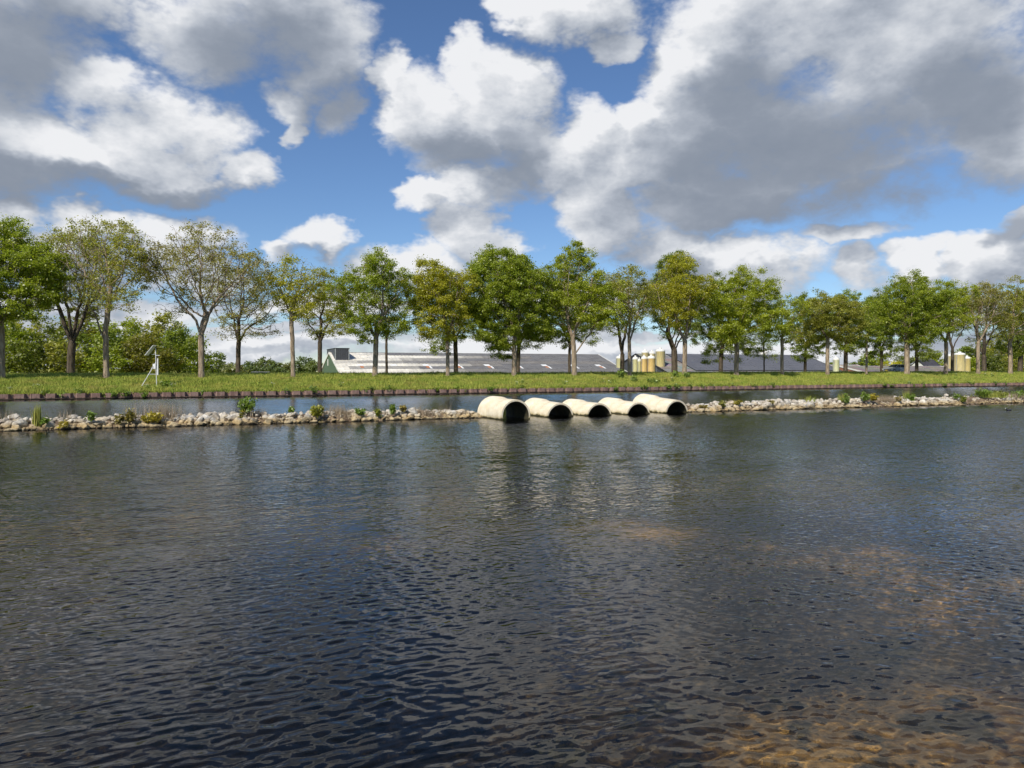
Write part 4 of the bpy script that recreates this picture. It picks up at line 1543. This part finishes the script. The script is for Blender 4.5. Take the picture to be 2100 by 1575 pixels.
def build_silos():
    g = 'feed silos between the two barns'
    OCH = (.60, .51, .25)
    PALE = (.56, .54, .29)
    ORA = (.68, .49, .20)
    silo(1271.5, 124.0, 15.5, 727, 'leftmost olive-yellow silo standing apart, against the long barn end', PALE, g, .9)
    silo(1323, 128.5, 13.5, 716, 'tall rear silo with white cap above the narrow ones', OCH, g)
    silo(1337, 128.5, 12.0, 718, 'rear silo partly hidden beside the tallest one', OCH, g)
    silo(1354, 125.0, 18.0, 713, 'tallest and rightmost silo of the cluster, streaked grey and yellow', OCH, g, 2.35)
    silo(1303, 121.5, 11.0, 729, 'narrow greenish-yellow silo at the left of the cluster', PALE, g)
    silo(1311, 120.0, 6.5, 733, 'thinnest silo of the cluster, left of the orange ones', PALE, g)
    silo(1321, 119.5, 11.5, 728, 'orange-yellow silo with white cap, narrower of the front pair', ORA, g)
    silo(1335.5, 119.0, 15.0, 727, 'orange-yellow silo with white cap, wider of the front pair', ORA, g)
    silo(1714.5, 119.0, 11.5, 731, 'single pale cream silo right of the panel roof', (.62, .64, .42), None, .9)
    g2 = 'ochre silos near the right end of the row'
    silo(1951, 124.0, 15.0, 724, 'ochre silo mostly hidden by tree trunks, left of the wide one', OCH, g2)
    silo(1968, 119.0, 19.0, 721, 'wide ochre silo with white cap near the right end of the row', OCH, g2)
    silo(1983, 121.0, 12.0, 729, 'slim ochre silo right of the wide one', (.55, .45, .18), g2)


build_silos()


# ------------------------------------------------------------------ car
def build_car():
    u, v, D = at_v(1818, 91.6)
    root = empty('parked_car', (u, v, 1.868), 'grey estate car on the bank road, half hidden by a pale trunk', 'car')
    # local x: 0 = nose (left), length 4.5
    W2 = .88
    prof = [(0.05, .35), (0, .55), (.05, .72), (.25, .82), (1.15, .98), (1.95, 1.45), (2.3, 1.50), (3.5, 1.47), (4.1, 1.30), (4.4, .98), (4.5, .85), (4.48, .45), (4.4, .32),
            (3.95, .32), (3.85, .55), (3.6, .67), (3.35, .55), (3.25, .32), (1.25, .30), (1.15, .55), (.9, .67), (.65, .55), (.55, .30)]
    n = len(prof)

    def half(x, z):
        return W2 - (.0 if z < .9 else (z - .9) * .32) - (.1 if x < .1 else 0)
    vs = [(x, -half(x, z), z) for x, z in prof] + [(x, half(x, z), z) for x, z in prof]
    # sides as fans from centre spine points for a clean concave fill
    fs = [(i, (i + 1) % n, n + (i + 1) % n, n + i) for i in range(n)]
    fs += [tuple(range(n))[::-1], tuple(range(n, 2 * n))]
    mb = MB(); mb.add(vs, fs)
    body = mb.build('body', 'car_paint', root)
    bv = body.modifiers.new('bevel', 'BEVEL'); bv.width = .035; bv.segments = 2; bv.limit_method = 'ANGLE'

    def pane(name, pts, parent, mat='car_glass'):
        m = MB()
        k = len(pts)
        q = [Vector(p) for p in pts]
        nrm = (q[1] - q[0]).cross(q[2] - q[0]).normalized() * .012
        m.add([p + nrm for p in q] + [p - nrm for p in q], [tuple(range(k)), tuple(range(k, 2 * k))[::-1]] + [(i, k + i, k + (i + 1) % k, (i + 1) % k) for i in range(k)])
        return m.build(name, mat, parent)
    s = -1
    for s in (-1, 1):
        y = lambda z: s * (W2 - (z - .9) * .32 + .008)
        pane('side_window', [(1.35, y(1.0), 1.0), (2.25, y(1.0), 1.0), (2.3, y(1.42), 1.42), (1.98, y(1.40), 1.40)], root)
        pane('side_window', [(2.33, y(1.0), 1.0), (3.2, y(1.0), 1.0), (3.2, y(1.40), 1.40), (2.38, y(1.42), 1.42)], root)
        pane('side_window', [(3.28, y(1.0), 1.0), (4.05, y(1.0), 1.0), (3.95, y(1.28), 1.28), (3.28, y(1.39), 1.39)], root)
        MB().box(.02, .32, s * .84 - .14, s * .84 + .02, .60, .73).build('headlight', 'headlight_glass', root)
        MB().box(1.5, 1.68, s * .96 - .09, s * .96 + .09, .98, 1.10).build('door_mirror', 'car_paint', root)
        for x in (.9, 3.6):
            w = MB(); w.bar((x, s * .68, .32), (x, s * .87, .32), .32, 20); wh = w.build('wheel', 'rubber', root)
            w = MB(); w.bar((x, s * .86, .32), (x, s * .885, .32), .20, 14); w.build('rim', 'alloy', wh)
    pane('windscreen', [(1.20, -.70, 1.02), (1.93, -.62, 1.44), (1.93, .62, 1.44), (1.20, .70, 1.02)], root)
    MB().box(-.02, .02, -.26, .26, .42, .53).build('number_plate', 'plate_yellow', root)
    MB().box(-.012, .03, -.55, .55, .58, .70).build('grille', 'dark_trim', root)


build_car()


# ------------------------------------------------------------------ solar powered measuring mast
def build_mast():
    u, v, D = at_v(322, 76.2)
    s = D / FOC
    zb = bank_z(76.2)
    root = empty('measuring_mast', (u, v, zb), 'slanted white mast with solar panel and box on the grassy bank', 'mast', rz=-YAW)
    # local x = to the right as seen from the near bank
    top = CAM_H + (755 - 708) * s - zb
    MB().bar((-.02, 0, -.2), (-.14, 0, top * .93), .036, 8).build('mast', 'panel_white', root)
    MB().bar((-1.42, -.5, -.35), (-.08, 0, top * .60), .034, 8).build('brace', 'panel_white', root)
    MB().bar((-.75, -.22, top * .30), (-.03, 0, top * .30), .022, 6).build('crossbar', 'panel_white', root)
    MB().bar((-.52, 0, top * .775), (-.1, 0, top * .79), .018, 6).build('panel_arm', 'panel_white', root)
    MB().bar((-.12, 0, top * .75), (.26, 0, top * .755), .026, 6).build('sensor_arm', 'panel_white', root)
    MB().bar((.05, .0, top * .69), (.05, .0, top * .745), .05, 8).build('sensor', 'dark_trim', root)
    MB().box(.02, .12, -.04, .05, top * .28, top * .68).build('gauge_tube', 'panel_white', root)
    MB().box(-.36, -.10, -.09, .09, top * .43, top * .55).build('control_box', 'panel_white', root)
    # panel faces left and up, seen almost edge-on
    a, b = Vector((-.98, 0, top * .755)), Vector((-.22, 0, top * .995))
    d = (b - a); nrm = Vector((-d.z, 0, d.x)).normalized() * .022
    vs = []
    for y in (-.34, .30):
        vs += [Vector((p.x, y, p.z)) + sg * nrm for p, sg in ((a, 1), (b, 1), (b, -1), (a, -1))]
    mb = MB(); mb.add(vs, [(0, 1, 2, 3), (7, 6, 5, 4), (0, 4, 5, 1), (1, 5, 6, 2), (2, 6, 7, 3), (3, 7, 4, 0)])
    p = mb.build('solar_panel', 'panel_white', root)
    n2 = nrm * 1.12
    a2, b2 = a.lerp(b, .04), a.lerp(b, .96)
    vs = [Vector((q.x, y, q.z)) + n2 for y, q in ((-.31, a2), (-.31, b2), (.27, b2), (.27, a2))]
    mb = MB(); mb.add(vs, [(0, 1, 2, 3)]); mb.build('solar_cells', 'solar_cell', p)


build_mast()


# ------------------------------------------------------------------ rubble dam
STONES = []


def build_stone_meshes():
    base = None
    import bmesh
    for k in range(14):
        bm = bmesh.new()
        bmesh.ops.create_icosphere(bm, subdivisions=2, radius=1.0)
        rng = np.random.default_rng(40 + k)
        dirs = rng.normal(size=(13, 3)); dirs /= np.linalg.norm(dirs, axis=1)[:, None]
        cut = rng.uniform(.52, .85, 13)
        sc_ = np.array([rng.uniform(.85, 1.2), rng.uniform(.7, 1.0), rng.uniform(.55, .8)])
        for vtx in bm.verts:
            p = np.array(vtx.co)
            for d, c in zip(dirs, cut):
                h = p @ d
                if h > c:
                    p = p - d * (h - c) * .97
            p = p * sc_ + rng.normal(0, .018, 3)
            vtx.co = p
        me = bpy.data.meshes.new('stone')
        bm.to_mesh(me)
        bm.free()
        me.materials.append(MATS['rubble_stone'])
        for pl in me.polygons:
            pl.use_smooth = False
        STONES.append(me)


build_stone_meshes()
DAM_V0 = 37.3       # waterline on the near side


def dam(name, label, u0, u1, hfun, seed, bare_spans, n_obj=300):
    root = empty(name, ((u0 + u1) / 2, DAM_V0 + 1.3, 0), label, 'dam')
    ox, oy = (u0 + u1) / 2, DAM_V0 + 1.3
    rng = np.random.default_rng(seed)
    # earth core
    us = np.arange(u0, u1 + .01, .4)
    prof = [(-.25, -.9), (-.05, -.15), (.10, .10), (.45, .62), (.9, .92), (1.4, 1.0), (1.9, .9), (2.4, .5), (2.75, 0), (3.1, -.9)]
    V = []
    for u in us:
        h = hfun(u)
        b = any(a <= u <= c for a, c in bare_spans)
        end = min(1, (u - u0) / 1.0 + .25, (u1 - u) / 1.0 + .25)
        for (y, k) in prof:
            z = (k if k < 0 else k * h * (.92 if b else .74) * end)
            V.append((u - ox + rng.normal(0, .03), y + DAM_V0 - oy + rng.normal(0, .04), z + rng.normal(0, .025)))
    m = len(prof)
    i = np.arange(len(us) - 1)[:, None] * m + np.arange(m - 1)[None]
    F = np.stack([i, i + m, i + m + 1, i + 1], -1).reshape(-1, 4)
    obj('earth_core', mesh_np('earth_core', np.array(V), F, 'soil', True), root)
    # stones: front face courses and top
    items = []
    u = u0 - .1
    while u < u1 + .1:
        h = hfun(u)
        bare = any(a <= u <= c for a, c in bare_spans)
        for (fy, fz, big) in ((.02, .02, .9), (.12, .20, 1.0), (.34, .55, 1.0), (.62, .84, .95), (1.0, .98, .9), (1.5, 1.0, .85), (2.0, .9, .8)):
            if bare and rng.random() < (.93 if fz > .1 else .5):
                continue
            if rng.random() < .06:
                continue
            s = big * float(np.clip(rng.lognormal(math.log(.185), .42), .09, .44))
            uu = u + rng.uniform(-.14, .14)
            end = min(1, max(.15, (uu - u0) / 1.0 + .25), max(.15, (u1 - uu) / 1.0 + .25))
            y = fy + rng.normal(0, .07)
            z = max(-.02, fz * h * end * .86 - s * .12 + rng.normal(0, .035))
            items.append((uu, y, z, s, fz))
        u += .27
    items = [it + ((it[3] * (1.25 if it[4] < .9 else (1.0 if it[4] < .99 else .5)) + rng.uniform(0, .02)),) for it in items]
    items.sort(key=lambda t: -t[5])
    tints = [(1, 1, 1), (1.06, 1.04, 1.0), (.86, .83, .78), (1.0, .93, .80), (.95, .97, 1.0), (.72, .68, .62), (1.1, 1.1, 1.08)]
    for (uu, y, z, s, fz, _) in items[:n_obj]:
        o = obj('stone', STONES[rng.integers(14)], root, (uu - ox, y + DAM_V0 - oy, z))
        o.rotation_euler = (rng.normal(0, .3), rng.normal(0, .3), rng.uniform(0, 6.28))
        o.scale = (s * 1.15, s, s)
        o.color = (*tints[rng.integers(7)], 1)
    # the smaller rubble between
    rest = items[n_obj:]
    extra = [(rng.uniform(u0, u1), abs(rng.normal(.25, .35)), 0, float(rng.uniform(.06, .12)), 0, 0) for _ in range(int((u1 - u0) * 14))]
    VS, FS = [], []
    off = 0
    cache = []
    for me in STONES[:6]:
        co = np.zeros(len(me.vertices) * 3); me.vertices.foreach_get('co', co)
        fi = np.zeros(len(me.polygons) * 3, dtype=np.int32); me.polygons.foreach_get('vertices', fi)
        cache.append((co.reshape(-1, 3), fi.reshape(-1, 3)))
    for (uu, y, z, s, fz, _) in rest + extra:
        co, fi = cache[rng.integers(6)]
        if fz == 0 and z == 0:
            z = float(np.interp(y, [0, .12, .34, .62, 1.0], [.0, .18, .5, .8, .95])) * hfun(uu) * .86
        t = rng.uniform(0, 6.28)
        Rm = np.array([[math.cos(t), -math.sin(t), 0], [math.sin(t), math.cos(t), 0], [0, 0, 1]])
        VS.append((co * s) @ Rm.T + np.array([uu - ox, y + DAM_V0 - oy, z]))
        FS.append(fi + off); off += len(co)
    if VS:
        o = obj('small_rubble', mesh_np('small_rubble', np.concatenate(VS), np.concatenate(FS), 'rubble_stone', True), root, color=(.92, .89, .84))
        tag(o, kind='stuff')
    return root


def u_at(px, v=DAM_V0):
    return at_v(px, v)[0]


U_L0, U_L1 = -14.0, u_at(1000)
U_R0, U_R1 = u_at(1405, 37.6), 63.0


def h_left(u):
    return .46 + .05 * math.sin(u * 1.3) + .04 * math.sin(u * 3.1 + 1) - (.10 if u > u_at(860) else 0)


def h_right(u):
    t = min(1, max(0, (u - U_R0) / 6))
    return .26 + .28 * t + .05 * math.sin(u * 1.1) + .04 * math.sin(u * 2.7)


dam('rubble_dam', 'low dam of pale rubble stones left of the concrete pipes', U_L0, U_L1, h_left, 71, [(u_at(690), u_at(722)), (u_at(870), u_at(890))])
dam('rubble_dam', 'low dam of pale rubble stones right of the concrete pipes', U_R0, U_R1, h_right, 72,
    [(u_at(1795), u_at(1850)), (u_at(1985), u_at(2060))])


# ------------------------------------------------------------------ concrete pipes through the dam
def build_pipes():
    ax_cam = Vector((-.44, .898, 0))       # mouth to back, camera right / forward
    ax = R_ * ax_cam.x + F_ * ax_cam.y
    ang = math.atan2(ax.y, ax.x)
    data = [
        # px of mouth centre, depth, centre height, radius, length, tilt, label
        (1058, 38.3, .20, .86, 2.9, .0, 'concrete pipe farthest left, standing highest with its mouth widest open'),
        (1149, 40.4, -.08, .86, 3.1, .03, 'second concrete pipe from the left'),
        (1229, 41.5, -.14, .86, 3.1, .015, 'middle one of five concrete pipes'),
        (1309, 42.6, -.15, .86, 3.2, .03, 'fourth concrete pipe from the left'),
        (1388, 43.9, -.07, .86, 3.4, .055, 'concrete pipe farthest right, mouth beside the stones'),
    ]
    for i, (px, D, zc, r, L, tilt, lab) in enumerate(data):
        a = (px - 1050) / FOC
        loc = (D * (SY + CY * a), D * (CY - SY * a), zc)
        root = empty('concrete_pipe', loc, lab, 'pipe', 'concrete pipes through the dam')
        root.rotation_euler = (0, -tilt, ang)
        # local x = along the pipe, mouth at 0
        t = .10
        n = 40
        rb = r * 1.10
        outer = [(0, r - .015), (.02, r), (L * .30, r), (L * .30 + .008, r - .022), (L * .30 + .028, r - .022), (L * .30 + .036, r), (L * .655, r), (L * .675, rb * .985), (L * .69, rb), (L, rb), (L + .02, rb - .02)]
        inner = [(L + .02, rb - .1), (L * .72, r - t), (0, r - t)]

        def ring(prof, close_to=None):
            vs, fs = [], []
            for (x, rr) in prof:
                for k in range(n):
                    q = 2 * math.pi * k / n
                    vs.append((x, math.cos(q) * rr, math.sin(q) * rr))
            for m in range(len(prof) - 1):
                for k in range(n):
                    j = (k + 1) % n
                    fs.append((m * n + k, (m + 1) * n + k, (m + 1) * n + j, m * n + j))
            return vs, fs
        mb = MB(); mb.add(*ring(outer)); mb.build('barrel', 'weathered_concrete', root, True).data.set_sharp_from_angle(angle=math.radians(28))
        mb = MB(); mb.add(*ring([(0, r - t), (0, r - .015)])); mb.build('mouth_rim', 'weathered_concrete', root)
        mb = MB(); mb.add(*ring(inner)); mb.build('bore', 'dark_concrete', root, True)


build_pipes()


# ------------------------------------------------------------------ plants
def weed_mesh(rng, h, w, n, size, stems=8, dome=True):
    """leafy clump: stems with leaves up them"""
    C = []
    mbv = MB()
    for s in range(stems):
        t = rng.uniform(0, 6.28); rr = w * math.sqrt(rng.random()) * .9
        top = Vector((math.cos(t) * rr, math.sin(t) * rr, h * rng.uniform(.6, 1.0) * (1 - .35 * (rr / max(w, 1e-3)) ** 2)))
        base = Vector((top.x * .35, top.y * .35, -.05))
        mbv.bar(base, top, .012, 4, .005, False)
        for k in range(n // stems):
            f = rng.uniform(.18, 1.04)
            p = base.lerp(top, f)
            C.append((p.x + rng.normal(0, size * .9), p.y + rng.normal(0, size * .9), p.z + rng.normal(0, size * .5)))
    return np.array(C), mbv


def leafy_plant(name, label, loc, h, w, color, seed, n=140, size=.07, group=None, stems=9, flower=None, nfl=0, fsize=.03, mat='weed_leaf'):
    rng = np.random.default_rng(seed)
    C, mbv = weed_mesh(rng, h, w, n, size, stems)
    root = empty(name, loc, label, 'plant', group)
    mbv.build('stems', 'wood_stem', root)
    V, F = leaves(rng, C, size, .3)
    obj('foliage', mesh_np('foliage', V, F, mat), root, color=color)
    if flower:
        C = np.stack([rng.normal(0, w * .5, nfl), rng.normal(0, w * .5, nfl), h * rng.uniform(.75, 1.12, nfl)], 1)
        V, F = leaves(rng, C, fsize, 1.5)
        obj('flowers', mesh_np('flowers', V, F, flower), root)
    return root


def grass_tuft(name, label, loc, h, w, seed, n=60, mat='grass_blade', group=None, width=.012, lean=.4):
    rng = np.random.default_rng(seed)
    P = np.stack([rng.normal(0, w, n), rng.normal(0, w * .6, n), np.full(n, -.05)], 1)
    V, F = blades(rng, P, np.full(n, h), width, 2, lean, .02)
    o = obj(name, mesh_np(name, V, F, mat), loc=loc)
    return tag(o, label, 'plant', group)


def build_plants():
    gd = 'plants growing on the rubble dam'
    YG = (.20, .20, .03)
    OL = (.15, .145, .045)
    GR = (.09, .16, .028)

    def dam_pt(px, back, z):
        u = at_v(px, DAM_V0 + back)[0]
        return (u, DAM_V0 + back, z)
    P = leafy_plant
    leafs = [
        (88, .25, .25, .30, .22, GR, 'yellow-green weed low on the stones near the left edge', 60),
        (131, .05, .10, .28, .20, YG, 'bright little weed at the waterline near the left edge', 50),
        (187, .35, .35, .42, .20, GR, 'green weed on the stones left of the olive bush', 80),
        (262, .30, .20, .62, .40, OL, 'round olive bush on the dam left of the yellow-green one', 240),
        (312, .35, .15, .50, .52, YG, 'spreading yellow-green bush on the dam below dry stalks', 260),
        (240, .25, .22, .34, .22, OL, 'small dull weed beside the olive bush', 70),
        (505, 1.1, .45, .88, .55, GR, 'largest green shrub on the left dam', 420),
        (650, .45, .25, .66, .42, (.15, .18, .03), 'rounded yellowish-green bush in the middle of the left dam', 300),
        (598, .9, .5, .22, .2, GR, 'tiny green weed on top of the left dam', 50),
        (740, .4, .32, .34, .32, GR, 'light green weed among stones right of the rounded bush', 130),
        (775, .25, .22, .42, .20, (.13, .17, .03), 'upright weed between pale stones', 80),
        (803, .45, .3, .62, .22, GR, 'taller green weed near the brown twigs', 110),
        (827, .6, .4, .36, .3, OL, 'dull grassy weed left of the pipes', 90),
        (1442, .5, .15, .30, .3, OL, 'small weed on stones just right of the last pipe', 80),
        (1482, .5, .28, .34, .3, (.14, .16, .04), 'olive weed on the right dam near its start', 100),
        (1512, .6, .35, .32, .25, YG, 'yellowish weed on the right dam near its start', 80),
        (1582, .5, .3, .30, .22, OL, 'small dull weed between white stones', 70),
        (1735, .4, .3, .62, .30, GR, 'tall grassy green weed on the right dam', 150),
        (1775, .5, .4, .62, .35, GR, 'dark green weed at the head of the bare earth', 160),
        (1792, .4, .42, .52, .35, YG, 'yellow-green bush above the bare earth slope', 170),
        (1843, .4, .32, .40, .28, OL, 'weed at the foot of stones past the bare earth', 90),
        (1868, .5, .3, .62, .32, GR, 'grassy green weed past the bare earth slope', 130),
        (1962, .5, .4, .42, .28, GR, 'green weed next to the upright white stone', 90),
        (1977, .1, .2, .55, .25, (.12, .16, .025), 'green bush hanging to the water near the right edge', 130),
        (2012, 1.0, .5, .72, .8, GR, 'wide green bush on the earth bank near the right edge', 380),
        (2052, .8, .45, .5, .7, (.13, .17, .04), 'pale green bush left of the last one', 260),
        (2092, .6, .45, .55, .6, GR, 'green bush touching the right edge of the picture', 220),
    ]
    for i, (px, b, z, h, w, c, lab, n) in enumerate(leafs):
        fl = ('flower_yellow', 16, .03) if px in (262, 312) else (None, 0, 0)
        P('dam_plant', lab, dam_pt(px, b - .22, z + .05), h * .95, w * .92, tuple(q * k for q, k in zip(c, (1.85, 1.6, 1.3))), 800 + i, n=int(n * 2.2), size=.068, group=gd, stems=max(6, n // 22), flower=fl[0], nfl=fl[1], fsize=fl[2])
    P('dam_plant', 'yellow flowering plant beside the largest shrub', dam_pt(496, .35, .35), .32, .2, YG, 850, n=90, size=.05, group=gd, flower='flower_yellow', nfl=26, fsize=.035)
    tufts = [(78, .3, .2, .95, .09, 'grass_blade', 'tall upright green iris leaves near the left edge', .018, .15, 60),
             (15, .9, .45, .55, .25, 'dry_grass', 'dry stalks at the left edge of the dam', .008, .5, 30),
             (125, 1.0, .5, .4, .3, 'dry_grass', 'thin dry stalks behind the iris leaves', .006, .5, 22),
             (300, .9, .45, .85, .5, 'dry_grass', 'tall dry stalks behind the yellow-green bush', .007, .5, 70),
             (345, .7, .35, .8, .32, 'dry_grass', 'pale dry grass clump right of the yellow-green bush', .009, .5, 110),
             (525, .8, .4, .5, .25, 'dry_grass', 'dry stalks beside the largest shrub', .007, .5, 40),
             (690, .7, .35, .62, .38, 'dry_grass', 'dry grass right of the rounded bush', .008, .6, 110),
             (712, .4, .2, .45, .35, 'dry_grass', 'flattened dry grass above the bare patch', .009, .9, 90),
             (860, .6, .35, .52, .3, 'dry_grass', 'dry stalks towards the pipes', .006, .5, 40),
             (910, .7, .35, .75, .15, 'dry_grass', 'few long bent dry stalks near the first pipe', .006, .5, 16),
             (880, .4, .2, .42, .3, 'dry_grass', 'brown dead clump among stones near the first pipe', .009, .8, 80),
             (955, .3, .25, .35, .12, 'dry_grass', 'little dead tuft against the first pipe', .007, .5, 24),
             (1500, .9, .4, .4, .3, 'dry_grass', 'dry tuft on the right dam near its start', .008, .6, 40),
             (1660, .8, .5, .45, .3, 'grass_blade', 'thin green tuft behind white stones', .01, .4, 40),
             (1728, .7, .45, .6, .2, 'grass_blade', 'tall thin grass behind the green weed', .01, .4, 60),
             (1820, .5, .45, .45, .5, 'dry_grass', 'dry grass over the bare earth slope', .009, .8, 120),
             (1860, .6, .45, .7, .2, 'grass_blade', 'tall grass past the bare earth slope', .01, .4, 60),
             (2035, .6, .5, .5, .7, 'grass_blade', 'long grass on the earth bank near the right edge', .012, .6, 160),
             (2078, .4, .4, .5, .6, 'dry_grass', 'dry grass on the earth bank at the right edge', .009, .7, 120)]
    for i, (px, b, z, h, w, m, lab, wd, ln, n) in enumerate(tufts):
        grass_tuft('dry_stalks' if m == 'dry_grass' else 'grass_tuft', lab, dam_pt(px, b, z), h, w, 870 + i, int(n * 1.1), m, gd, wd * 1.15, ln)

    # weeds over the edge of the sheet piling
    rng = random.Random(77)
    ge = 'weeds leaning over the edge of the sheet pile wall'
    k = 0
    used = set()
    spots = [98, 130, 160, 212, 232, 256, 290, 420, 590, 640, 745, 760, 800, 808, 900, 932, 950, 1003, 1072, 1265, 1310, 1322, 1372, 1390, 1412, 1440, 1462, 1500, 1540,
             1585, 1690, 1702, 1800, 1812, 1830, 1862, 1872, 1895, 1940, 1948, 1990, 2040, 2060]
    for px in spots:
        v = 73.0 + rng.uniform(-.1, .5)
        u = at_v(px + rng.uniform(-4, 4), v)[0]
        leafy_plant('bank_weed', 'leafy weed over the rusty piling ' + place_words(px, LANDMARKS, used), (u, v, bank_z(v) - rng.uniform(.05, .25)), rng.uniform(.35, .7), rng.uniform(.3, .6),
                    (.17, .26, .045), 900 + k, n=110, size=.10, group=ge, stems=7)
        k += 1
    # cow parsley and taller weeds up the slope
    gf = 'white flowering weeds on the far bank'
    fl = [(78, 800), (20, 805), (330, 792), (345, 795), (352, 799), (300, 800), (1060, 800), (1072, 795), (1160, 800), (1235, 796), (1250, 799), (1300, 792), (1365, 795), (1380, 792),
          (1500, 785), (1880, 780), (1890, 782), (1960, 778), (2020, 777), (2035, 780), (700, 802), (560, 800)]
    used = set()
    for i, (px, py) in enumerate(fl):
        v = 73.8 + (808 - py) * .16 * rng.uniform(.9, 1.1)
        u = at_v(px, v)[0]
        leafy_plant('flowering_weed', 'white-flowered weed in bank grass ' + place_words(px, LANDMARKS, used), (u, v, bank_z(v)), rng.uniform(.4, .6), rng.uniform(.2, .4), (.20, .29, .055), 960 + i,
                    n=60, size=.08, group=gf, stems=6, flower='flower_white', nfl=22 if px < 400 else 14, fsize=.045)
    for i, (px, v, h, w, lab) in enumerate([(343, 75.9, .75, .65, 'dark green nettle clump beside the solar panel mast'),
                                            (1273, 79.0, 1.3, .55, 'leafy bush on the bank crest before the leftmost silo'),
                                            (1385, 79.5, 1.0, .4, 'upright weed on the bank near the tallest silo'),
                                            (1408, 79.0, .9, .5, 'broad weed beside the pale straight trunk'),
                                            (1300, 77.0, .7, .5, 'pale weed on the slope below the silos'),
                                            (1340, 75.2, .8, .9, 'weed patch low on the slope below the silos')]):
        u = at_v(px, v)[0]
        leafy_plant('bank_bush', lab, (u, v, bank_z(v)), h, w, (.18, .27, .05), 990 + i, n=260, size=.11, stems=12)


build_plants()


# ------------------------------------------------------------------ coot on the water
def build_bird():
    D = 46.5
    a = (2068 - 1050) / FOC
    loc = (D * (SY + CY * a), D * (CY - SY * a), 0)
    root = empty('coot', loc, 'small dark water bird with white bill swimming near the right edge', 'bird', rz=-YAW)

    def spindle(pts, n=14):
        vs, fs = [], []
        for (x, z, ry, rz) in pts:
            for k in range(n):
                t = 2 * math.pi * k / n
                vs.append((x, math.cos(t) * ry, z + math.sin(t) * rz))
        for m in range(len(pts) - 1):
            for k in range(n):
                j = (k + 1) % n
                fs.append((m * n + k, m * n + j, (m + 1) * n + j, (m + 1) * n + k))
        fs.append(tuple(range(n))[::-1]); fs.append(tuple(range((len(pts) - 1) * n, len(pts) * n)))
        return vs, fs
    # one continuous body: head, neck, back, tail (nose at the left)
    pts = [(-.175, .135, .008, .008), (-.165, .137, .022, .026), (-.14, .142, .034, .038), (-.115, .138, .034, .040), (-.10, .10, .036, .05), (-.10, .05, .06, .06),
           (-.04, .035, .085, .075), (.05, .04, .09, .072), (.12, .045, .07, .055), (.18, .05, .035, .03), (.21, .055, .01, .01)]
    mb = MB(); mb.add(*spindle(pts)); mb.build('body', 'bird_feather', root, True)
    mb = MB(); mb.bar((-.165, 0, .138), (-.205, 0, .122), .018, 8, .004); mb.bar((-.168, 0, .15), (-.150, 0, .172), .014, 8, .008); mb.build('bill', 'bird_bill', root, True)


build_bird()
